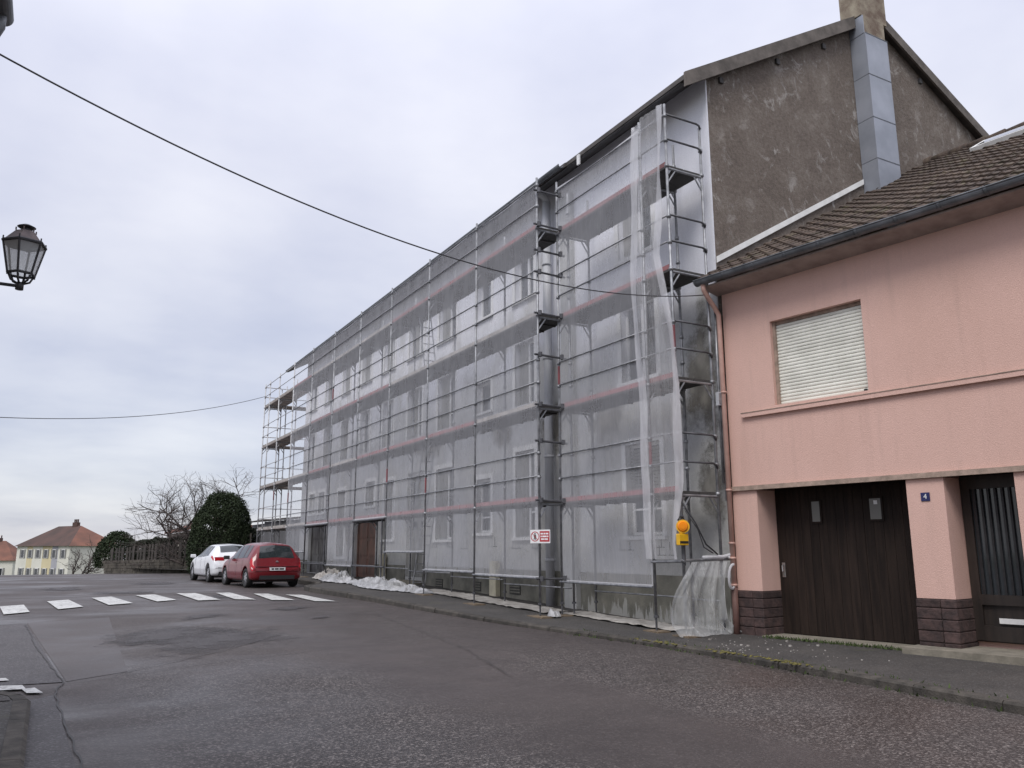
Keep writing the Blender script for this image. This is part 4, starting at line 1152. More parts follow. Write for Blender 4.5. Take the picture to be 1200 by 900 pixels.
# roof plane, tiles
SLP = .565
sv = (ND * -1 + Vector((0, 0, SLP))).normalized()
nv_ = UD.cross(sv); nv_ = nv_ if nv_.z > 0 else -nv_
NE, NRG = .52, -6.8
def roofpt(u, n, h=0): return pk(u, n, 6.27 + SLP * (.45 - n)) + nv_ * h
m_ = MB(); m_.add([roofpt(-.1, .42, -.03), roofpt(HU + .3, .42, -.03), roofpt(HU + .3, NRG, -.03), roofpt(-.1 + 1.1, NRG, -.03)], [(0, 1, 2, 3)])
rb = m_.build('roof', 'tile', ph)
m_ = MB(); pe = roofpt(HU + .3, NRG, -.03); pf = roofpt(1.0, NRG, -.03)
m_.add([pf, pe, pe - ND * 6.5 - Vector((0, 0, 3.7)), pf - ND * 6.5 - Vector((0, 0, 3.7))], [(0, 1, 2, 3)]); m_.build('roof_rear', 'tile', ph)
TW, TL = .245, .40
prof = [(0, .0), (.03, .026), (.065, .032), (.10, .014), (.15, .006), (.20, .012), (TW - .004, .004)]
def tile_mesh():
    rows = []
    for s_, lift in ((0.0, .044), (.012, .05), (TL, .004)):
        rows.append([(p, s_, q_ + lift) for p, q_ in prof])
    m_ = MB(); m_.grid(rows); m_.grid([[(p, 0, q_ + .044) for p, q_ in prof], [(p, 0, q_ + .006) for p, q_ in prof]])
    return m_
tmesh = tile_mesh().mesh('roof_tile', 'tile')
tiles = []
slen = math.sqrt(1 + SLP * SLP)
ncol = int((HU + .4) / TW); nrow = int((NE - NRG) * slen / .335)
for r_ in range(nrow):
    for c_ in range(ncol):
        u = -.12 + c_ * TW; n_ = NE - r_ * .335 / slen
        p = roofpt(u, n_, random.uniform(-.004, .006))
        if p.y > 10.80 + (0.05 if r_ > 3 else .3): continue
        tiles.append((p, u))
def vis(p): 
    d = p - Vector((0, 0, ZC)); return d.dot(fw), 600 + F * d.dot(r2) / d.dot(fw), 450 - F * d.dot(u2) / d.dot(fw)
inv = [t for t in tiles if vis(t[0])[1] < 1215]
inv.sort(key=lambda t: vis(t[0])[0])
near = set(id(t) for t in inv[:298])
rest = MB()
tb_ = tile_mesh()
for t in tiles:
    jit = random.uniform(-.012, .012)
    ux = (UD + nv_ * jit).normalized()
    sx = (sv + UD * random.uniform(-.02, .02)).normalized()
    mt = Matrix(((ux.x, sx.x, nv_.x, t[0].x), (ux.y, sx.y, nv_.y, t[0].y), (ux.z, sx.z, nv_.z, t[0].z), (0, 0, 0, 1)))
    if id(t) in near:
        place(tmesh, 'roof_tile', rb, mat4=mt)
    else:
        rest.add([mt @ Vector(v_) for v_ in tb_.v], tb_.f)
o = rest.build('roof_tiles_far', 'tile', rb); o['kind'] = 'stuff'
u = .7
while u < HU:
    m_ = MB(); m_.path([roofpt(u, NRG, .02), roofpt(u + .41, NRG, .05)], .11, 10); m_.build('ridge_tile', 'tile', rb, True); u += .40
# white flashing on the gable and along the roof light
def strip(p0, p1, hgt, nm='white_flashing'):
    p0, p1 = Vector(p0), Vector(p1)
    m_ = MB(); m_.add([p0, p1, p1 + Vector((0, 0, hgt)), p0 + Vector((0, 0, hgt)), p0 + Vector((0, .02, 0)), p1 + Vector((0, .02, 0)), p1 + Vector((0, .02, hgt)), p0 + Vector((0, .02, hgt))],
        [(0, 1, 2, 3), (7, 6, 5, 4), (0, 4, 5, 1), (1, 5, 6, 2), (2, 6, 7, 3), (3, 7, 4, 0)])
    return m_.build(nm, 'white_strip', ph)
strip((10.42, 10.80, 6.72), (14.86, 10.80, 9.30), .12)
m_ = MB(); a_, b_ = roofpt(2.5, -5.3, .03), roofpt(4.6, -5.3, .03)
m_.add([a_, b_, b_ + sv * .9, a_ + sv * .9, a_ + nv_ * .10, b_ + nv_ * .10, b_ + sv * .9 + nv_ * .10, a_ + sv * .9 + nv_ * .10], [(0, 1, 2, 3), (7, 6, 5, 4), (0, 4, 5, 1), (1, 5, 6, 2), (2, 6, 7, 3), (3, 7, 4, 0)])
sk = m_.build('roof_light', 'white_strip', ph)
m_ = MB(); m_.add([a_ + UD * .1 + sv * .1 + nv_ * .105, b_ - UD * .1 + sv * .1 + nv_ * .105, b_ - UD * .1 + sv * .8 + nv_ * .105, a_ + UD * .1 + sv * .8 + nv_ * .105], [(0, 1, 2, 3)]); m_.build('pane', 'glass', sk)

# ------------------------------------------------------------------ cables, junction box and conduits at the corner
def sagline(a, b, sag, n=40):
    a, b = Vector(a), Vector(b)
    return [a.lerp(b, t) - Vector((0, 0, sag * 4 * t * (1 - t))) for t in [i / n for i in range(n + 1)]]
CAB_A, CAB_B, CAB_S = Vector((-1.27, 7.8, 5.90)), Vector((10.02, 10.72, 6.0)), 0.75
m_ = MB(); m_.path(sagline(CAB_A, CAB_B, CAB_S), .009, 6); c1 = m_.build('overhead_cable', 'cable', None, True)
tag(c1, 'black overhead cable sagging across the street to the corner of the pink house', 'cable')
m_ = MB(); m_.path(sagline((-6, 24, 4.9), (8.764, 40.95, 9.0), .8), .012, 6); c2 = m_.build('overhead_cable', 'cable', None, True)
tag(c2, 'thin overhead cable running from the left edge to the far end of the scaffold', 'cable')
jb = thing('cable_conduit', 'grey cable conduits with a small junction box beside the pink downpipe', 'conduit', (10.33, 10.78, .1))
for k, (dx, mt) in enumerate(((-.02, 'steel'), (.03, 'zinc_pipe'), (.08, 'steel_dark'))):
    m_ = MB(); m_.path([(10.30 + dx, 10.80, 2.6 - k * .3), (10.30 + dx, 10.80, 4.4), (10.31 + dx, 10.80, 5.8)], .022, 7); m_.build('conduit', mt, jb, True)
m_ = MB(); m_.box((10.19, 10.72, 3.98), (10.31, 10.79, 4.22)); o = m_.build('junction_box', 'zinc_pipe', jb)
m_ = MB(); m_.box((10.20, 10.712, 4.0), (10.30, 10.7195, 4.2)); m_.build('box_lid', 'steel', o)
m_ = MB(); m_.path([(10.25, 10.75, 3.98), (10.26, 10.74, 3.7), (10.30, 10.75, 3.5), (10.34, 10.76, 3.1), (10.3, 10.77, 2.8)], .012, 6); m_.build('loose_wire', 'cable', jb, True)
m_ = MB(); m_.path([tuple(CAB_B), (10.1, 10.72, 5.93), (10.2, 10.74, 5.86), (10.3, 10.78, 5.7)], .03, 7); m_.build('cable_anchor', 'cable', jb, True)
m_ = MB(); m_.path([(9.30, 10.78, 2.25), (9.55, 10.75, 1.9), (9.75, 10.74, 1.55), (10.0, 10.74, 1.38)], .014, 6); m_.path([(9.36, 10.78, 2.1), (9.6, 10.76, 1.8), (9.7, 10.74, 1.5), (9.9, 10.74, 1.40)], .010, 6)
tag(m_.build('power_lead', 'cable', None, True), 'black lead looping from the beacon post to the end rail of the scaffold', 'cable')

# ------------------------------------------------------------------ beacon, sign, cabinets
bc = thing('warning_beacon', 'yellow warning beacon with round amber lens tied to the scaffold end post', 'warning lamp', (9.24, 10.78, 1.5))
m_ = MB(); m_.box((9.14, 10.70, 1.53), (9.34, 10.79, 1.72)); m_.box((9.20, 10.72, 1.721), (9.28, 10.79, 1.78)); o = m_.build('battery_case', 'yellow', bc)
bv = o.modifiers.new('bevel', 'BEVEL'); bv.width = .012; bv.segments = 2
fwd = Vector((-.62, -.72, .02)).normalized()
c_ = Vector((9.24, 10.72, 1.84))
m_ = MB(); m_.tube(c_ - fwd * .05, c_ + fwd * .0, .105, 24); m_.tube(c_ + fwd * .0, c_ + fwd * .012, .112, 24); m_.build('lens_ring', 'yellow', bc, False)
m_ = MB(); m_.tube(c_ + fwd * .0125, c_ + fwd * .045, .092, 24, .07); m_.tube(c_ + fwd * .0455, c_ + fwd * .055, .045, 18); m_.build('lens', 'amber', bc, False)
m_ = MB(); m_.path([(9.18, 10.77, 1.94), (9.22, 10.77, 2.0), (9.28, 10.77, 2.0), (9.32, 10.77, 1.95)], .012, 6); m_.build('carry_handle', 'black', bc, True)
m_ = MB(); m_.box((9.15, 10.6965, 1.56), (9.33, 10.6995, 1.60)); m_.build('type_label', 'black', bc)
m_ = MB(); m_.tube((9.30, 10.80, 1.2), (9.30, 10.80, 2.02), .035, 10); m_.build('clamp_tube', 'steel_dark', bc)
sg = thing('site_sign', 'small white and red no entry site sign tied to the scaffold post', 'sign', (8.68, 14.45, 1.6))
# faces the road, turned towards the camera
su = Vector((.50, -.86, 0)).normalized(); sn = Vector((-.86, -.50, 0)).normalized()
sc = Vector((8.72, 14.49, 1.73))
def signbox(u0, u1, z0, z1, h0, h1, name, mat, parent):
    m_ = MB(); m_.obox(sc + su * ((u0 + u1) / 2) + Vector((0, 0, (z0 + z1) / 2)) + sn * ((h0 + h1) / 2), su * ((u1 - u0) / 2), Vector((0, 0, (z1 - z0) / 2)), sn * ((h1 - h0) / 2))
    return m_.build(name, mat, parent)
bp = signbox(-.22, .24, -.135, .135, 0, .006, 'sign_board', 'white', sg)
signbox(.0, .225, -.105, .105, .0065, .008, 'red_field', 'sign_red', bp)
for k, (z_, segs) in enumerate(((.055, ((.02, .08), (.09, .13), (.14, .20))), (.0, ((.02, .05), (.06, .16), (.17, .20))), (-.055, ((.03, .10), (.11, .19))))):
    for (a, b) in segs: signbox(a, b, z_ - .016, z_ + .016, .0085, .0095, 'text_line', 'white', bp)
m_ = MB()
cc = sc + su * -.11 + sn * .008
n = 28
ro, ri = .10, .084
vs = [cc + su * (math.cos(2 * math.pi * i / n) * r_) + Vector((0, 0, math.sin(2 * math.pi * i / n) * r_)) for r_ in (ro, ri) for i in range(n)]
m_.add(vs, [(i, (i + 1) % n, n + (i + 1) % n, n + i) for i in range(n)]); m_.build('ban_ring', 'sign_red', bp)
m_ = MB()
def sgp(u, z, h): return sc + su * (-.11 + u) + Vector((0, 0, z)) + sn * h
hd = [sgp(.018 * math.cos(t), .052 + .018 * math.sin(t), .0075) for t in [2 * math.pi * i / 12 for i in range(12)]]
m_.poly(hd); m_.poly([sgp(-.022, .03, .0075), sgp(.022, .03, .0075), sgp(.03, -.01, .0075), sgp(.014, -.005, .0075), sgp(.03, -.07, .0075), sgp(.012, -.07, .0075), sgp(0, -.03, .0075), sgp(-.018, -.07, .0075), sgp(-.034, -.066, .0075), sgp(-.014, -.005, .0075), sgp(-.03, -.012, .0075)])
m_.build('walking_figure', 'black', bp)
m_ = MB(); m_.add([sgp(-.064, .056, .0092), sgp(-.056, .064, .0092), sgp(.064, -.056, .0092), sgp(.056, -.064, .0092)], [(0, 1, 2, 3)]); m_.build('ban_bar', 'sign_red', bp)
for (yc, x_, z0_, z1_, wd, lab) in ((19.4, 10.22, .1, 1.14, .36, 'cream utility cabinet standing against the plinth between two cellar vents'), (27.7, 10.2, .4, 1.3, .3, 'narrow cream cabinet by the entrance steps near the plastic heap')):
    c_ = thing('meter_cabinet', lab, 'cabinet', (x_, yc, z0_), 'cream cabinets at the wall foot')
    m_ = MB(); m_.box((x_, yc - wd / 2, z0_), (x_ + .13, yc + wd / 2, z1_)); m_.box((x_ - .012, yc - wd / 2 - .012, z1_), (x_ + .13, yc + wd / 2 + .012, z1_ + .04)); m_.build('cabinet_body', 'cream', c_)
    m_ = MB(); m_.box((x_ - .008, yc - wd / 2 + .03, z0_ + .35), (x_ - .001, yc + wd / 2 - .03, z1_ - .04)); m_.build('cabinet_door', 'cream', c_)

# ------------------------------------------------------------------ plastic heaps and dust sheets on the pavement
def heap(label, cx_, cy_, rx, ry, h, mat, seed, name='plastic_heap', cat='plastic sheet'):
    rows = []
    nu, nv = 90, 40
    for j in range(nv + 1):
        rr = j / nv
        r_ = []
        for i in range(nu + 1):
            t = 2 * math.pi * i / nu
            k = 1 + .28 * noise.noise(Vector((math.cos(t) * 1.6, math.sin(t) * 1.6, seed)))
            x = cx_ + math.cos(t) * rx * rr * k; y = cy_ + math.sin(t) * ry * rr * k
            p = Vector((x * 2.2, y * 1.5, seed))
            wp = p + noise.noise_vector(p * 1.1) * .8
            rid = 1 - abs(noise.noise(wp)) * 3.2
            rid2 = 1 - abs(noise.noise(wp * 2.6 + Vector((3, 1, 0)))) * 3
            rid3 = 1 - abs(noise.noise(wp * 6 + Vector((1, 7, 0)))) * 3
            env = max(0, 1 - rr ** 2.2)
            lump = .35 + .9 * max(0, .35 + noise.noise(Vector((x * 1.5, y * .9, seed + 2))))
            z = pz(y) + .03 + env * h * (.45 * lump + .28 * rid + .13 * rid2 + .06 * rid3) + .015 * rid2 * (1 - env)
            r_.append((x, y, max(z, pz(y) + .024)))
        rows.append(r_)
    m_ = MB(); m_.grid(rows)
    o = m_.build(name, mat, None, False)
    tag(o, label, cat, 'plastic heaped at the scaffold foot')
    return o
heap('large crumpled white plastic heap on the pavement by the entrance steps', 8.75, 23.6, .6, 1.9, .46, 'film', 1)
heap('white plastic heap in front of the brown door near the red car', 8.7, 27.6, .5, 1.5, .42, 'film', 2)
heap('grey rubble and film pile between the door openings', 9.0, 29.6, .55, 1.2, .5, 'film_dirty', 3)
heap('low bluish film tangle on the pavement below the cellar vent by the steps', 8.95, 21.6, .4, 1.0, .22, 'film', 6)
heap('flat white film scrap between the two larger plastic heaps', 8.8, 25.7, .4, .9, .2, 'film', 8)
heap('small white plastic bag at the foot of the scaffold step', 8.95, 14.35, .13, .16, .42, 'film', 4)
def runner(label, ya, yb, xa, xb, mat, seed):
    rows = []
    n = int((yb - ya) * 10)
    for i in range(n + 1):
        y = ya + (yb - ya) * i / n
        r_ = []
        ea = .12 * noise.noise(Vector((y * .8, seed, 0))); eb = .12 * noise.noise(Vector((y * .9, seed, 4)))
        for k in range(13):
            u = k / 12
            x = xa + ea + (xb + eb - xa - ea) * u
            r_.append((x, y, pz(y) + .026 + .02 * u + .035 * abs(noise.noise(Vector((x * 4, y * 2.5, seed)))) + .02 * abs(noise.noise(Vector((x * 9, y * 8, seed))))))
        rows.append(r_)
    m_ = MB(); m_.grid(rows); o = m_.build('dust_sheet', mat, None, False)
    return tag(o, label, 'plastic sheet', 'sheets laid along the wall foot')
runner('pale film strip lying along the wall foot under the short scaffold', 11.4, 14.9, 9.45, 10.05, 'film_dirty', 11)
runner('pale film strip lying along the wall foot from the sign post to the steps', 15.0, 21.8, 9.1, 9.75, 'film_dirty', 12)
# moss, litter and rubble
mb = MB()
for i in range(90):
    y = random.gauss(9.3, 1.0)
    x = kx(y) + .2 + abs(random.gauss(0, .9))
    if x > 10.6: continue
    s_ = random.uniform(.003, .010) if random.random() < .85 else random.uniform(.01, .022)
    mb.obox((x, y, pz(y) + .02 * (x - kx(y)) / 3 + s_ * .4), (s_, s_ * .3, 0), (-s_ * .3, s_ * .8, .1 * s_), (0, 0, s_ * .5))
o = mb.build('rubble_crumbs', 'film_dirty'); tag(o, 'small pale rubble crumbs scattered on the pavement by the garage', 'rubble', kind='stuff')
mb = MB()
for i in range(900):
    if random.random() < .65:
        p = pk(random.uniform(.6, 3.1), random.gauss(.16, .05), 0); z0_ = .06
    else:
        y = random.uniform(5, 12.5); p = Vector((kx(y) + random.choice((-.03, .18)) + random.gauss(0, .025), y, 0)); z0_ = pz(y) - .01
        if p.x < kx(y): z0_ = gz(y)
    a = random.uniform(0, 6.28); hh = random.uniform(.015, .06); wd_ = random.uniform(.006, .018)
    d_ = Vector((math.cos(a) * wd_, math.sin(a) * wd_, 0)); t_ = Vector((random.gauss(0, .02), random.gauss(0, .02), hh))
    mb.add([Vector((p.x, p.y, z0_)) - d_, Vector((p.x, p.y, z0_)) + d_, Vector((p.x, p.y, z0_)) + t_], [(0, 1, 2)])
o = mb.build('pavement_moss', 'moss'); tag(o, 'moss and weeds growing along the garage threshold and kerb', 'moss', kind='stuff')
mb = MB()
for i in range(120):
    y = random.choice((random.gauss(10.4, .25), random.gauss(7.9, .25), random.gauss(8.9, .3))); x = kx(y) + random.gauss(.04, .05)
    s_ = random.uniform(.006, .022)
    mb.obox((x, y, pz(y) + .008), (s_, s_ * .2, 0), (-s_ * .3, s_, 0), (0, 0, .004))
o = mb.build('yellow_lichen', 'yellow_paint'); tag(o, 'yellow lichen and leaf crumbs on the kerb by the scaffold corner', 'lichen', kind='stuff')

# ------------------------------------------------------------------ left house edge with bracket lantern
lh = thing('left_house', 'house at the left street corner of which only the gutter end shows', 'house', (-3, 2, 0))
mb = MB(); mb.box((-7.5, -8, -.4), (-1.28, 7.9, 5.75)); mb.build('wall', 'left_wall', lh)
mb = MB(); mb.prism([(-.95, -8.2, 5.92), (-4.4, -8.2, 8.0), (-7.9, -8.2, 5.92), (-7.9, -8.2, 5.78), (-4.4, -8.2, 7.86), (-.95, -8.2, 5.78)], (0, 16.3, 0)); mb.build('roof', 'far_roof', lh)
mb = MB(); mb.box((-1.279, -8, 5.70), (-.95, 7.95, 5.775)); mb.build('soffit', 'soffit', lh)
pr_ = [(-.80 + .085 * math.cos(R(t)), 6.10 + .085 * math.sin(R(t))) for t in range(180, 361, 15)]
mb = MB(); mb.prism([(x_, -8.2, z_) for x_, z_ in pr_], (0, 16.05, 0)); mb.build('gutter', 'gutter', lh)
mb = MB(); mb.path([(-.80, 7.70, 6.05), (-.80, 7.70, 5.92), (-.86, 7.70, 5.75), (-1.0, 7.70, 5.6), (-1.22, 7.70, 5.45), (-1.22, 7.70, 0)], .045, 10); mb.build('downpipe', 'gutter', lh, True)
for (ya, yb) in ((-4, -2.8), (1, 2.2), (4.4, 5.6)):
    mb = MB(); mb.box((-1.30, ya, 1.1), (-1.2805, yb, 2.5)); o = mb.build('window', 'glass', lh)
    mb = MB(); mb.box((-1.33, ya - .08, 1.0), (-1.2805, yb + .08, 1.095)); mb.build('sill', 'surround', o)

lt = thing('street_lantern', 'old style street lantern with glazed sides on a scrolled wall bracket', 'street lamp', (-1.28, 7.5, 3.5))
lc = Vector((-.405, 7.5, 0))
def ring4(r_, z_, rot=R(-102)):
    return [lc + Vector((math.cos(rot + math.pi / 3 * k) * r_, math.sin(rot + math.pi / 3 * k) * r_, z_)) for k in range(6)]
zb_, zt_ = 3.665, 3.925
rb_, rt_ = .100, .158
lo_, hi_ = ring4(rb_, zb_), ring4(rt_, zt_)
m_ = MB()
for k in range(6):
    m_.tube(lo_[k], hi_[k], .009, 6)
    m_.tube(lo_[k], lo_[(k + 1) % 6], .011, 6); m_.tube(hi_[k], hi_[(k + 1) % 6], .014, 6)
    m_.tube(hi_[k], hi_[k] + Vector((0, 0, .035)), .006, 5)
    m_.tube(lo_[k], lo_[k] - Vector((0, 0, .02)), .007, 5)
m_.build('lantern_frame', 'lantern', lt)
for k in range(6):
    a, b, c, d = lo_[k], lo_[(k + 1) % 6], hi_[(k + 1) % 6], hi_[k]
    m_ = MB(); m_.add([a.lerp(b, .04), b.lerp(a, .04), c.lerp(d, .04), d.lerp(c, .04)], [(0, 1, 2, 3)]); m_.build('pane', 'lantern_glass', lt)
up1, up2 = ring4(.150, zt_ + .012), ring4(.075, zt_ + .105)
m_ = MB(); m_.add(up1 + up2, [(k, (k + 1) % 6, 6 + (k + 1) % 6, 6 + k) for k in range(6)] + [(6, 7, 8, 9, 10, 11)])
for k in range(6): m_.tube(up2[k], up2[k] + Vector((0, 0, .025)), .006, 5)
lr = m_.build('lantern_roof', 'lantern_roof', lt)
m_ = MB(); m_.tube(lc + Vector((0, 0, zt_ + .105)), lc + Vector((0, 0, zt_ + .135)), .035, 14); m_.tube(lc + Vector((0, 0, zt_ + .135)), lc + Vector((0, 0, zt_ + .147)), .05, 14, .07); m_.tube(lc + Vector((0, 0, zt_ + .147)), lc + Vector((0, 0, zt_ + .168)), .07, 14, .03); m_.build('cap', 'lantern', lr)
m_ = MB()
for k in range(6):
    m_.path([lo_[k].lerp(lc + Vector((0, 0, zb_)), .1) - Vector((0, 0, .012)), lo_[k].lerp(lc + Vector((0, 0, zb_)), .3) - Vector((0, 0, .055)), lc + Vector((0, 0, zb_ - .09))], .009, 6)
m_.tube(lc + Vector((0, 0, zb_ - .13)), lc + Vector((0, 0, zb_ - .07)), .03, 10)
m_.build('lantern_cradle', 'lantern', lt, True)
m_ = MB(); m_.tube((-1.28, 7.5, zb_ - .10), (-.40, 7.5, zb_ - .10), .014, 8)
m_.path([(-.62 + .06 * math.cos(t) * (1 - t / 14), 7.5, zb_ - .175 + .06 * math.sin(t) * (1 - t / 14)) for t in [k * .5 for k in range(20)]], .008, 6)
m_.path([(-1.28, 7.5, 3.1), (-1.1, 7.5, 3.2), (-.85, 7.5, 3.42), (-.70, 7.5, 3.53)], .012, 6)
m_.box((-1.2805, 7.46, 3.05), (-1.265, 7.54, 3.65)); m_.build('bracket_arm', 'lantern', lt)

# ------------------------------------------------------------------ parked cars
def crom(P, t):
    """Catmull-Rom through the points P (n,d), t in [0,n-1]"""
    n = len(P); i = min(int(t), n - 2); f = t - i
    p0, p1, p2, p3 = P[max(i - 1, 0)], P[i], P[i + 1], P[min(i + 2, n - 1)]
    return 0.5 * ((2 * p1) + (-p0 + p2) * f + (2 * p0 - 5 * p1 + 4 * p2 - p3) * f * f + (-p0 + 3 * p1 - 3 * p2 + p3) * f ** 3)
def make_car(name, label, loc, heading, spec, paint):
    """car: x = 0 at the rear bumper, + towards the front; y = half width; built in local axes then turned"""
    root = thing(name, label, 'car', loc, 'cars parked by the building')
    cH, sH = math.cos(heading), math.sin(heading)
    def Wd(p):   # local (x forward, y left, z up) -> world
        x, y, z = p
        x -= spec['rw']
        fx, fy = sH, cH                        # forward axis = +Y turned by heading
        lx_, ly_ = -cH, sH
        return (loc[0] + fx * x + lx_ * (y - spec['hw']), loc[1] + fy * x + ly_ * (y - spec['hw']), loc[2] + z)
    ST = np.array(spec['st'], float); ST[:, 3:5] *= 0.955           # x, w, zb, zbelt, ztop, wtop
    XS_ = ST[:, 0]
    def sec(x):
        i = int(np.clip(np.searchsorted(XS_, x) - 1, 0, len(XS_) - 2))
        t = i + (x - XS_[i]) / (XS_[i + 1] - XS_[i])
        return crom(ST, t)
    def ring(x):
        _, w_, zb, zbl, zt, wt = sec(x)
        zt = max(zt, zbl + .004)
        P = np.array([(0, zb), (w_ * .6, zb), (w_ * .93, zb + .03), (w_, zb + .20), (w_ * 1.0, zb + (zbl - zb) * .62), (w_ * .965, zbl), (wt + (w_ * .965 - wt) * .42, zbl + (zt - zbl) * .56), (wt * .98, zt - (zt - zbl) * .13), (wt * .70, zt - .018), (0, zt + .012)])
        return P
    NT = 9
    def surf(x, t, off=0.0, side=1):
        y, z = crom(ring(x), t)
        e = .004
        a = np.array([x, *crom(ring(min(x + e, XS_[-1])), t)]) - np.array([x - 0, *crom(ring(max(x - e, 0)), t)]); a[0] = min(x + e, XS_[-1]) - max(x - e, 0)
        t1, t0 = min(t + .02, NT), max(t - .02, 0)
        b = np.array([0, *(crom(ring(x), t1) - crom(ring(x), t0))])
        n_ = np.cross(a, b); n_ /= (np.linalg.norm(n_) + 1e-9)
        if n_[1] < 0 and n_[2] < 0 or (t > 6 and n_[2] < 0) or (2.5 < t <= 6 and n_[1] < 0): n_ = -n_
        p = np.array([x, y, z]) + n_ * off
        return (p[0], p[1] * side, p[2])
    # body
    xs = sorted(set(list(np.linspace(0, XS_[-1], 90)) + list(XS_)))
    ts = list(np.linspace(0, NT, 46))
    rows = []
    for x in xs:
        left = [surf(x, t) for t in ts]
        rows.append([Wd(p) for p in left] + [Wd((p[0], -p[1], p[2])) for p in left[-2:0:-1]])
    nc = len(rows[0])
    m_ = MB()
    m_.add([p for r_ in rows for p in r_], [(i * nc + j, i * nc + (j + 1) % nc, (i + 1) * nc + (j + 1) % nc, (i + 1) * nc + j) for i in range(len(rows) - 1) for j in range(nc)] + [tuple(range(nc)), tuple(range((len(rows) - 1) * nc, len(rows) * nc))])
    body = m_.build('body', paint, root, True)
    # wheel arches cut with cylinders
    for wx in (spec['rw'], spec['fw']):
        m_ = MB(); c_ = (wx, 0, spec['wr'])
        m_.tube(Wd((wx, -1.2, spec['wr'] + .015)), Wd((wx, -.52, spec['wr'] + .015)), spec['wr'] + .055, 28); m_.tube(Wd((wx, .52, spec['wr'] + .015)), Wd((wx, 1.2, spec['wr'] + .015)), spec['wr'] + .055, 28)
        cut = place(m_.mesh('cutter', 'trim'), 'cutter')
        md = body.modifiers.new('arch', 'BOOLEAN'); md.object = cut; md.operation = 'DIFFERENCE'; md.solver = 'EXACT'
        bpy.context.view_layer.update()
        me = bpy.data.meshes.new_from_object(body.evaluated_get(bpy.context.evaluated_depsgraph_get()))
        body.modifiers.clear(); body.data = me
        bpy.data.objects.remove(cut)
    def patch(name, x0, x1, t0, t1, mat, off=.006, side=1, parent=root, skew=0.0, n=10, skew1=None):
        rows = []
        for i in range(n + 1):
            t = t0 + (t1 - t0) * i / n
            xa = x0 + skew * i / n; xb = x1 + (skew1 if skew1 is not None else skew) * i / n
            rows.append([Wd(surf(xa + (xb - xa) * j / n, t, off, side)) for j in range(n + 1)])
        m_ = MB(); m_.grid(rows)
        return m_.build(name, mat, parent, True)
    # glass: side windows, rear screen, windscreen
    for s_ in (1, -1):
        for (x0, x1, k0, k1) in spec['side']:
            patch('side_window', x0, x1, 5.12, 6.85, 'car_glass', .006, s_, skew=k0, skew1=k1)
        for xd in spec['doors']:
            patch('door_gap', xd, xd + .014, 2.6, 5.05, 'trim', .003, s_)
        patch('sill_trim', .8, XS_[-1] - .9, 2.0, 2.45, 'trim', .006, s_)
        xm = spec['mirror']
        m_ = MB(); c_ = np.array(surf(xm, 5.1, 0, s_)); 
        m_.obox(Wd((c_[0], c_[1] + s_ * .14, c_[2] + .07)), Vector(Wd((.05, 0, 0))) - Vector(Wd((0, 0, 0))), Vector(Wd((0, .10, 0))) - Vector(Wd((0, 0, 0))), (0, 0, .065)); o = m_.build('wing_mirror', spec['mirmat'], root); bv = o.modifiers.new('b', 'BEVEL'); bv.width = .03; bv.segments = 3
        patch('door_handle', spec['doors'][1] + .06, spec['doors'][1] + .22, 4.62, 4.75, paint, .02, s_)
    def toppatch(name, x0, x1, t0, mat, off=.006, n=14, parent=root, t9=9.0):
        rows = []
        for i in range(n + 1):
            x = x0 + (x1 - x0) * i / n
            l = [surf(x, t0 + (t9 - t0) * k / n, off, 1) for k in range(n + 1)]
            rows.append([Wd(p) for p in l] + [Wd((p[0], -p[1], p[2])) for p in l[-2::-1]])
        m_ = MB(); m_.grid(rows); return m_.build(name, mat, parent, True)
    toppatch('rear_window', *spec['rear'], 7.4, 'car_glass')
    toppatch('windscreen', *spec['front'], 7.1, 'car_glass')
    # tail lamps wrap the rear corners
    for s_ in (1, -1):
        for (x0, x1, t0, t1, mt) in spec['tail']:
            patch('tail_lamp', x0, x1, t0, t1, mt, .010, s_)
    # rear bumper trim, plate, emblem, wiper: boxes on the rear face
    def rearbox(name, y0, y1, z0, z1, x0, x1, mat, parent=root):
        m_ = MB(); vs = [Wd((x, y, z)) for z in (z0, z1) for (x, y) in ((x0, y0), (x1, y0), (x1, y1), (x0, y1))]
        m_.add(vs, [(0, 3, 2, 1), (4, 5, 6, 7), (0, 1, 5, 4), (1, 2, 6, 5), (2, 3, 7, 6), (3, 0, 4, 7)]); return m_.build(name, mat, parent)
    for rbx in spec['rearbits']:
        rearbox(*rbx)
    # wheels
    wr = spec['wr']
    for wx in (spec['rw'], spec['fw']):
        for s_ in (1, -1):
            yo = s_ * (spec['hw'] - .005); yi = s_ * (spec['hw'] - .20)
            n = 28
            def rg(y, r_): return [Wd((wx + r_ * math.cos(2 * math.pi * i / n), y, wr + r_ * math.sin(2 * math.pi * i / n))) for i in range(n)]
            prof_ = [(yi, wr * .62), (yi, wr * .95), (yi + s_ * .02, wr), (yo - s_ * .025, wr), (yo, wr * .95), (yo, wr * .70), (yo - s_ * .03, wr * .66)]
            m_ = MB(); b = []
            for y_, r_ in prof_: b += rg(y_, r_)
            m_.add(b, [(k * n + i, k * n + (i + 1) % n, (k + 1) * n + (i + 1) % n, (k + 1) * n + i) for k in range(len(prof_) - 1) for i in range(n)])
            tyre = m_.build('tyre', 'rubber', root, True)
            m_ = MB(); y0_ = yo - s_ * .02
            m_.add(rg(y0_ - s_ * .02, wr * .66) + rg(y0_, wr * .62) + rg(y0_ + s_ * .012, wr * .2) + [Wd((wx, y0_ + s_ * .014, wr))], [(k * n + i, k * n + (i + 1) % n, (k + 1) * n + (i + 1) % n, (k + 1) * n + i) for k in range(2) for i in range(n)] + [(2 * n + i, 2 * n + (i + 1) % n, 3 * n) for i in range(n)])
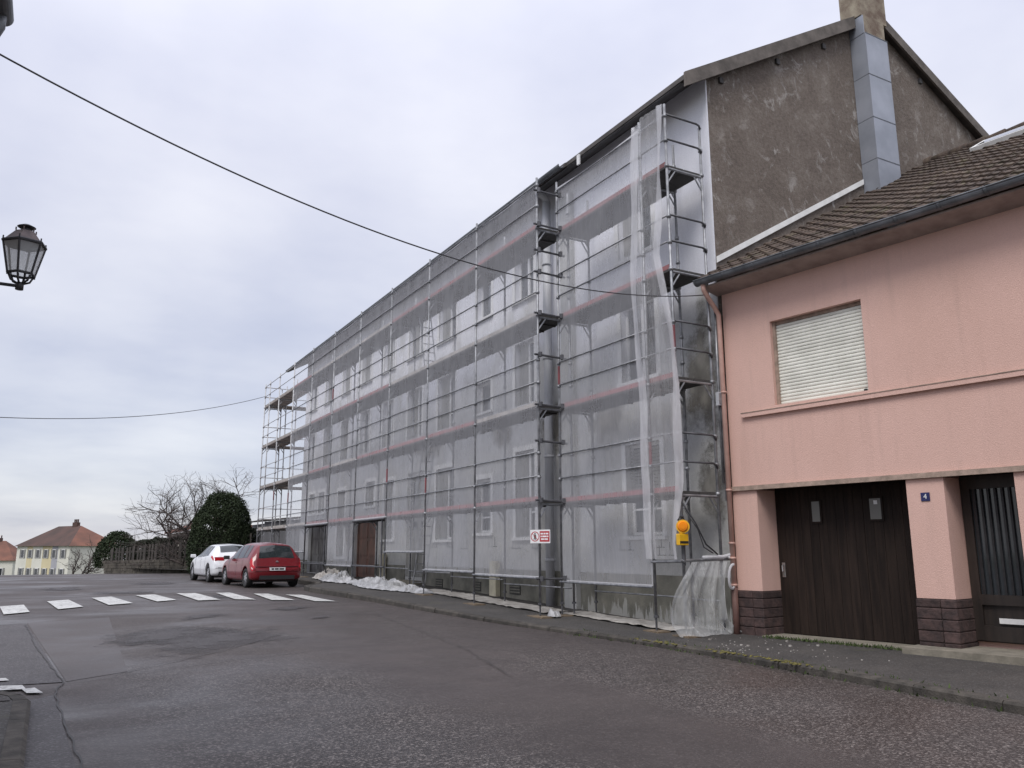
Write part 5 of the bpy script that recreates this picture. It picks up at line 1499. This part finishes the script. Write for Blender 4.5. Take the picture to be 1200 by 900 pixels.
            wh = m_.build('wheel', 'alloy', tyre, True)
            m_ = MB()
            for k in range(7):
                t = 2 * math.pi * k / 7
                c_ = [(wx + math.cos(t + dt) * rr, y0_ + s_ * .013, wr + math.sin(t + dt) * rr) for rr, dt in ((wr * .30, -.22), (wr * .56, -.13), (wr * .56, .13), (wr * .30, .22))]
                m_.add([Wd(p) for p in c_], [(0, 1, 2, 3)])
            m_.build('wheel_slot', 'trim', wh)
    # underbody
    m_ = MB(); vs = [Wd((x, y, z)) for z in (.17, .5) for (x, y) in ((.35, -spec['hw'] + .18), (XS_[-1] - .35, -spec['hw'] + .18), (XS_[-1] - .35, spec['hw'] - .18), (.35, spec['hw'] - .18))]
    m_.add(vs, [(0, 3, 2, 1), (4, 5, 6, 7), (0, 1, 5, 4), (1, 2, 6, 5), (2, 3, 7, 6), (3, 0, 4, 7)]); m_.build('underbody', 'trim', root)
    return root

red_spec = dict(hw=.86, wr=.305, rw=.66, fw=3.12, mirror=2.55, mirmat='trim',
    st=[(0, .70, .34, .62, .64, .60), (.06, .80, .27, .70, .74, .66), (.14, .835, .24, .80, .99, .66), (.24, .85, .23, .93, 1.20, .62), (.40, .86, .22, .97, 1.43, .56), (.75, .865, .21, .965, 1.495, .57), (1.4, .865, .20, .94, 1.525, .585), (2.0, .865, .20, .92, 1.49, .58), (2.45, .865, .20, .905, 1.33, .60), (2.95, .86, .20, .89, 1.01, .64), (3.3, .85, .20, .82, .89, .62), (3.65, .80, .22, .68, .76, .55), (3.85, .68, .27, .55, .60, .45)],
    side=[(.62, 1.02, .10, -.02), (1.07, 1.68, .02, .02), (1.74, 2.42, .02, -.28)], doors=(1.03, 1.70, 2.60), rear=(.145, .385), front=(2.10, 2.86),
    tail=[(.04, .24, 4.55, 5.4, 'tail'), (.05, .20, 4.15, 4.53, 'tail'), (.06, .13, 4.42, 4.62, 'tail_clear')],
    rearbits=[('number_plate', -.26, .26, .545, .645, -.012, .02, 'white'), ('plate_text', -.21, -.06, .57, .62, -.0145, -.0125, 'black'), ('plate_text', -.03, .09, .57, .62, -.0145, -.0125, 'black'), ('plate_text', .12, .2, .57, .62, -.0145, -.0125, 'black'),
              ('lower_bumper', -.58, .58, .26, .39, -.006, .12, 'trim'), ('bumper_crease', -.70, .70, .665, .675, .018, .06, 'trim'), ('emblem', -.045, .045, .815, .832, .066, .09, 'alloy'), ('emblem', -.03, .03, .842, .86, .072, .10, 'alloy')])
make_car('parked_car', 'dark red hatchback parked nearest the camera beside the scaffold', (5.74, 28.35, .278), R(-5), red_spec, 'car_red')
white_spec = dict(hw=.88, wr=.32, rw=.78, fw=3.39, mirror=2.85, mirmat='car_white',
    st=[(0, .70, .36, .62, .64, .60), (.07, .82, .28, .74, .78, .68), (.18, .86, .25, .90, 1.02, .66), (.34, .875, .23, 1.0, 1.17, .62), (.72, .885, .22, 1.01, 1.40, .56), (1.15, .89, .21, .985, 1.47, .57), (1.7, .89, .20, .95, 1.49, .585), (2.2, .89, .20, .93, 1.45, .58), (2.7, .885, .20, .915, 1.28, .60), (3.2, .88, .20, .90, 1.01, .66), (3.6, .86, .20, .83, .90, .64), (4.0, .81, .22, .70, .78, .56), (4.26, .66, .28, .56, .62, .44)],
    side=[(.95, 1.25, .14, .02), (1.30, 1.90, .04, .02), (1.96, 2.70, .02, -.30)], doors=(1.26, 1.92, 2.88), rear=(.34, .80), front=(2.30, 3.14),
    tail=[(.16, .44, 4.72, 5.1, 'tail')],
    rearbits=[('tail_lamp', .46, .80, .80, .93, .10, .30, 'tail'), ('tail_lamp', -.80, -.46, .80, .93, .10, .30, 'tail'), ('number_plate', -.26, .26, .46, .56, -.012, .03, 'white'), ('plate_text', -.2, -.05, .49, .53, -.0145, -.0125, 'black'), ('plate_text', .0, .2, .49, .53, -.0145, -.0125, 'black'), ('lower_bumper', -.66, .66, .26, .40, -.004, .12, 'trim')])
make_car('parked_car', 'white hatchback parked in front of the red car near the conifer', (5.36, 33.3, .300), R(-4), white_spec, 'car_white')

# ------------------------------------------------------------------ background: wall, fence, hedge, conifer, trees
def leaves(rootname, label, shape_fn, n, size, mat, cat, loc, trunk=None, group=None, seed=1):
    rnd = random.Random(seed)
    root = thing(rootname, label, cat, loc, group)
    vs = np.zeros((n * 4, 3)); 
    m_ = MB()
    for i in range(n):
        p, nr = shape_fn(rnd)
        a = Vector((rnd.gauss(0, 1), rnd.gauss(0, 1), rnd.gauss(0, 1))).normalized()
        t = (a + nr * .7).normalized(); b = t.orthogonal().normalized(); c = t.cross(b)
        s_ = size * rnd.uniform(.5, 1.4)
        m_.v += [tuple(p - b * s_), tuple(p + c * s_ * .55), tuple(p + b * s_), tuple(p - c * s_ * .55)]
        m_.f.append((4 * i, 4 * i + 1, 4 * i + 2, 4 * i + 3))
    me = bpy.data.meshes.new('crown'); me.from_pydata(m_.v, [], m_.f); me.materials.append(M[mat])
    place(me, 'crown', root)
    if trunk:
        trunk.build('trunk', 'bark', root, True)
    return root
def dome(cx_, cy_, z0_, rx, ry, h, pw=2.4, core=.62, seed=0):
    def f(rnd):
        v_ = rnd.random() ** .8; t = rnd.uniform(0, 2 * math.pi)
        rr = (1 - v_ ** pw) ** (1 / pw)
        rr = rr * (.90 + .10 * min(1, v_ * 4))
        k = core + (1 - core) * rnd.random() ** .35
        n_ = Vector((math.cos(t) * rr, math.sin(t) * rr, v_ * .9))
        k *= 1 + .11 * noise.noise(Vector((math.cos(t) * 2.2, math.sin(t) * 2.2, v_ * 4 + seed))) + .05 * noise.noise(Vector((math.cos(t) * 7, math.sin(t) * 7, v_ * 11 + seed)))
        return Vector((cx_ + math.cos(t) * rr * rx * k, cy_ + math.sin(t) * rr * ry * k, z0_ + v_ * h * (.35 + .65 * k) + rnd.gauss(0, .03))), n_.normalized()
    return f
tr = MB(); tr.tube((7.85, 45.3, .1), (7.85, 45.3, 3.0), .16, 8, .05)
leaves('conifer_tree', 'large dark rounded conifer behind the white car', dome(7.85, 45.3, .25, 1.62, 1.6, 4.25, 2.6, .72), 36000, .050, 'conifer', 'tree', (7.85, 45.3, .25), tr, seed=3)
# stone wall with fence, running away to the left
WA, WB_ = Vector((9.3, 44.0, 0)), Vector((3.4, 58.5, 0))
wd_ = (WB_ - WA); WL = wd_.length; wd_.normalize(); wn_ = Vector((-wd_.y, wd_.x, 0))
sw = thing('stone_wall', 'low rubble stone wall below the dark fence beyond the building', 'wall', tuple(WA))
m_ = MB(); rs = random.Random(5)
for row in range(5):
    s_ = rs.uniform(-.3, 0)
    while s_ < WL:
        L = rs.uniform(.3, .65)
        c_ = WA + wd_ * (s_ + L / 2); z = .02 + .16 * row + gz(c_.y) * .8
        m_.obox(c_ + Vector((0, 0, z + .08)) + wn_ * rs.uniform(-.02, .02), wd_ * (L / 2 - .012), wn_ * .17, (0, 0, .072))
        s_ += L
o = m_.build('stonework', 'rubble_stone', sw); o['kind'] = 'stuff'
m_ = MB(); a_, b_ = WA, WB_
m_.add([a_ + wn_ * .12 + Vector((0, 0, -.3)), b_ + wn_ * .12 + Vector((0, 0, -.5)), b_ - wn_ * .12 + Vector((0, 0, -.5)), a_ - wn_ * .12 + Vector((0, 0, -.3)), a_ + wn_ * .12 + Vector((0, 0, 1.0)), b_ + wn_ * .12 + Vector((0, 0, .80)), b_ - wn_ * .12 + Vector((0, 0, .80)), a_ - wn_ * .12 + Vector((0, 0, 1.0))], [(0, 3, 2, 1), (4, 5, 6, 7), (0, 1, 5, 4), (1, 2, 6, 5), (2, 3, 7, 6), (3, 0, 4, 7)])
m_.build('wall_core', 'rubble_stone', sw)
fe = thing('wooden_fence', 'weathered wooden slat fence on top of the stone wall', 'fence', tuple(WA))
s_ = .3
k = 0
while s_ < WL:
    c_ = WA + wd_ * s_; zb2 = 1.0 - .2 * s_ / WL; zt2 = 2.35 - .75 * s_ / WL + rs.uniform(-.04, .04)
    hw = .10 if k % 4 else .05
    m_ = MB(); m_.obox(c_ + Vector((0, 0, (zb2 + zt2 + (0.12 if k % 4 == 0 else 0)) / 2)) + wn_ * (-.02 if k % 4 else .04), wd_ * hw, wn_ * .012, (0, 0, (zt2 - zb2) / 2)); m_.build('fence_post' if k % 4 == 0 else 'slat', 'old_wood', fe)
    s_ += .36 if k % 4 else .26
    k += 1
m_ = MB()
for zf in (1.25, 1.8):
    m_.obox(WA + wd_ * WL / 2 + Vector((0, 0, zf - .25)) + wn_ * -.05, wd_ * WL / 2 + Vector((0, 0, -.2)), wn_ * .02, (0, 0, .04))
m_.build('fence_rail', 'old_wood', fe)
def hedgefn(off, wid, hgt, base):
    def f(rnd):
        s_ = rnd.uniform(0, WL); u = rnd.uniform(-1, 1); v_ = rnd.random()
        if rnd.random() < .6: u = -1 + abs(rnd.gauss(0, .1))
        elif rnd.random() < .6: v_ = 1 - abs(rnd.gauss(0, .08))
        h_ = (hgt - .75 * s_ / WL) * (1 + .10 * noise.noise(Vector((s_ * .7, u, 1))))
        c_ = WA + wd_ * s_ + wn_ * 0 - wn_ * (off + u * wid)
        return Vector((c_.x, c_.y, base + v_ * h_)), Vector((-wn_.x * 0 + .2, -.8, .5))
    return f
# hedge stands behind the fence (away from the road)
side = 1 if (WA + wn_).x > WA.x else -1
wn_ = wn_ * side
leaves('clipped_hedge', 'dark clipped hedge growing behind the wooden fence', hedgefn(-.75, .45, 1.85, .85), 20000, .06, 'hedge', 'hedge', tuple(WA), seed=4)
tr = MB(); tr.tube((3.75, 60.5, 0), (3.75, 60.5, 2), .12, 7, .05)
leaves('round_bush', 'dark rounded bush at the far end of the fence next to the white house', dome(3.95, 60.5, .4, 1.35, 1.3, 2.35, 2.3), 9000, .065, 'conifer', 'bush', (3.9, 60.5, .3), tr, 'bushes beyond the fence', seed=5)
tr = MB(); tr.tube((6.0, 58, 0), (6.0, 58, 1.6), .1, 7, .05)
leaves('round_bush', 'small dark bush top showing above the middle of the fence', dome(6.15, 58.0, .4, .95, .9, 1.95, 2.2), 5000, .065, 'hedge', 'bush', (6.1, 58, .3), tr, 'bushes beyond the fence', seed=6)
# bare trees
def bare_tree(label, base, spec, seed, fine=.012, name='bare_tree', lean=Vector((0, 0, 1)), upb=.25):
    rnd = random.Random(seed)
    root = thing(name, label, 'tree', tuple(base), 'leafless trees in the distance')
    limbs = MB(); twigs = MB(); trunk = MB()
    def grow(p, d, L, r, lev, maxlev):
        n = 4
        pts = [p]
        q_ = p.copy(); dd = d.copy()
        for i in range(n):
            dd = (dd + Vector((rnd.gauss(0, .16), rnd.gauss(0, .16), rnd.gauss(0, .12) + (upb * .2 if lev < 3 else .02)))).normalized()
            q_ = q_ + dd * (L / n); pts.append(q_.copy())
        tgt = trunk if lev == 0 else (limbs if lev <= 2 else twigs)
        tgt.path(pts, r, 7 if lev < 2 else (5 if lev < 4 else 3), max(r * .62, fine * .5))
        if lev >= maxlev: return
        kids = spec[lev]
        for k in range(kids):
            i = rnd.randint(1, n) if lev > 0 else rnd.randint(2, n)
            b_ = pts[i]
            ax = Vector((rnd.gauss(0, 1), rnd.gauss(0, 1), rnd.gauss(0, .6))).normalized()
            nd = (dd * .75 + ax * rnd.uniform(.55, .95)).normalized()
            if nd.z < -.15: nd.z = -.1
            grow(b_, nd, L * rnd.uniform(.58, .82), max(r * rnd.uniform(.45, .62), fine * .6), lev + 1, maxlev)
    for (d, L, r) in spec['stems']:
        grow(Vector(base), Vector(d).normalized(), L, r, 0, spec['max'])
    trunk.build('trunk', 'bark', root, True); limbs.build('branches', 'bark', root, True)
    tw = twigs.build('twigs', 'bark', root); tw['kind'] = 'stuff'
    return root
bare_tree('spreading leafless tree rising behind the dark conifer', (8.6, 50.5, .2), {0: 3, 1: 4, 2: 4, 3: 4, 4: 2, 'max': 5, 'stems': (((-.75, 0, .9), 3.0, .11), ((-.25, .1, 1), 3.2, .11), ((.35, 0, 1), 2.7, .10), ((-1.1, .1, .35), 2.8, .08))}, 12, .010)
bare_tree('small many stemmed leafless tree in front of the white and yellow house', (3.4, 118, -2.7), {0: 3, 1: 3, 2: 3, 3: 2, 'max': 4, 'stems': (((-.35, 0, 1), 2.6, .12), ((.3, 0, 1), 2.8, .13), ((.05, 0, 1), 2.5, .10), ((.55, 0, 1), 2.2, .09))}, 4, .03)

# ------------------------------------------------------------------ far houses
def far_house(label, C, along, L, depthv, Dp, zb, ze, zr, roofmat, walls, wins, hip=.35, chim=((.55, .5),), endwins=()):
    root = thing('distant_house', label, 'house', (C[0], C[1], zb), 'houses beyond the crest of the road')
    C = Vector((C[0], C[1], 0)); a = Vector(along).normalized(); d = Vector(depthv).normalized()
    def P(u, v_, z): return tuple(C + a * u + d * v_ + Vector((0, 0, z)))
    # long wall split in coloured bays, each a mesh of its own
    for (u0, u1, mt) in walls:
        m_ = MB(); m_.quad(P(u0, 0, zb), P(u1, 0, zb), P(u1, 0, ze), P(u0, 0, ze)); m_.build('wall', mt, root)
    m_ = MB(); m_.quad(P(0, 0, zb), P(0, Dp, zb), P(0, Dp, ze), P(0, 0, ze)); m_.build('end_wall', 'far_white', root)
    m_ = MB(); m_.quad(P(L, 0, zb), P(L, Dp, zb), P(L, Dp, ze), P(L, 0, ze)); m_.quad(P(0, Dp, zb), P(L, Dp, zb), P(L, Dp, ze), P(0, Dp, ze)); m_.build('back_wall', 'far_white', root)
    e = .35
    h0, h1 = hip * L * .9, L - hip * L * .9
    m_ = MB(); A, B_, C_, D_ = P(-e, -e, ze), P(L + e, -e, ze), P(L + e, Dp + e, ze), P(-e, Dp + e, ze); R0, R1 = P(h0, Dp / 2, zr), P(h1, Dp / 2, zr)
    m_.add([A, B_, C_, D_, R0, R1], [(0, 1, 5, 4), (1, 2, 5), (2, 3, 4, 5), (3, 2, 1, 0)]); rf_ = m_.build('roof', roofmat, root)
    m_ = MB(); m_.add([A, D_, R0], [(0, 1, 2)]); m_.build('hip_end', 'far_roof2', rf_)
    for (f, w_) in chim:
        m_ = MB(); c_ = Vector(P(L * f, Dp / 2, zr)); m_.obox(c_ + Vector((0, 0, .1)), a * .6, d * .25, (0, 0, .4))
        o = m_.build('chimney', 'far_roof', rf_)
        for k in (-.45, 0, .45):
            m_ = MB(); m_.tube(c_ + a * k + Vector((0, 0, .5)), c_ + a * k + Vector((0, 0, .95)), .10, 8); m_.build('chimney_pot', 'far_roof', o)
    for (u, z, ww, hh) in wins:
        m_ = MB(); m_.obox(P(u, -.02, z), a * ww / 2, d * .03, (0, 0, hh / 2)); o = m_.build('window', 'white_frame', root)
        m_ = MB(); m_.obox(P(u, -.06, z), a * (ww / 2 - .08), d * .012, (0, 0, hh / 2 - .08)); m_.build('pane', 'glass', o)
        for s2 in (-1, 1):
            m_ = MB(); m_.obox(P(u + s2 * (ww / 2 + .18), -.03, z), a * .16, d * .02, (0, 0, hh / 2)); m_.build('shutter', 'shutter_grey', o)
    return root
wins = [(u, z, .9, 1.25) for u in (1.6, 4.0, 6.2, 8.4, 10.6, 12.8) for z in (-1.55, 1.1)]
far_house('white and yellow two storey house with red hipped roof beyond the crest', (2.7, 132), (-6.7, 13, 0), 14.6, (13, 6.7, 0), 7.2, -3.6, 2.2, 5.15, 'far_roof', ((0, 3.0, 'far_white'), (3.0, 4.6, 'far_grey'), (4.6, 7.2, 'far_yellow'), (7.2, 10.0, 'far_white'), (10.0, 11.6, 'far_yellow'), (11.6, 14.6, 'far_white')), wins, .32, ((.38, .5),))
far_house('pale house with brown red roof at the left edge beyond the crest', (-5.0, 168), (-13, 5, 0), 18, (5, 13, 0), 8, -6.0, -.1, 3.3, 'far_roof2', ((0, 18, 'far_white'),), [(u, -2.0, .9, 1.3) for u in (2, 4.5, 7, 9.5)], .2, ((.25, .5),))
# low house with terracotta roof and a grey boarded shed behind the scaffold end
lb = thing('low_house', 'low house with terracotta roof half hidden between conifer and scaffold', 'house', (12.5, 62, 0))
m_ = MB(); m_.box((8.2, 60, -.4), (12.95, 70, 2.75)); m_.build('wall', 'left_wall', lb)
m_ = MB(); m_.prism([(7.9, 59.6, 2.75), (10.6, 59.6, 3.75), (13.25, 59.6, 2.75), (13.25, 59.6, 2.9), (10.6, 59.6, 3.9), (7.9, 59.6, 2.9)], (0, 10.8, 0)); m_.build('roof', 'far_roof2', lb)
m_ = MB(); m_.box((11.6, 59.97, -.3), (12.6, 59.995, 2.1)); m_.build('door', 'dark', lb)
sh = thing('boarded_shed', 'grey boarded shed behind the far end of the scaffold', 'shed', (11, 44, .4))
k = 0
x = 9.75
while x < 13:
    top_ = 2.95 + .10 * (x - 9.75)
    m_ = MB(); m_.box((x, 43.98 - (.012 if k % 2 else 0), .2), (x + .195, 44.03, top_)); m_.build('board', 'shed', sh); x += .2; k += 1
m_ = MB(); m_.box((9.75, 44.04, .2), (13, 47, 2.85)); m_.build('shed_core', 'shed', sh)
m_ = MB(); m_.prism([(9.6, 43.85, 2.98), (13.1, 43.85, 3.33), (13.1, 43.85, 3.40), (9.6, 43.85, 3.05)], (0, 3.3, 0)); m_.build('shed_roof', 'fibre', sh)
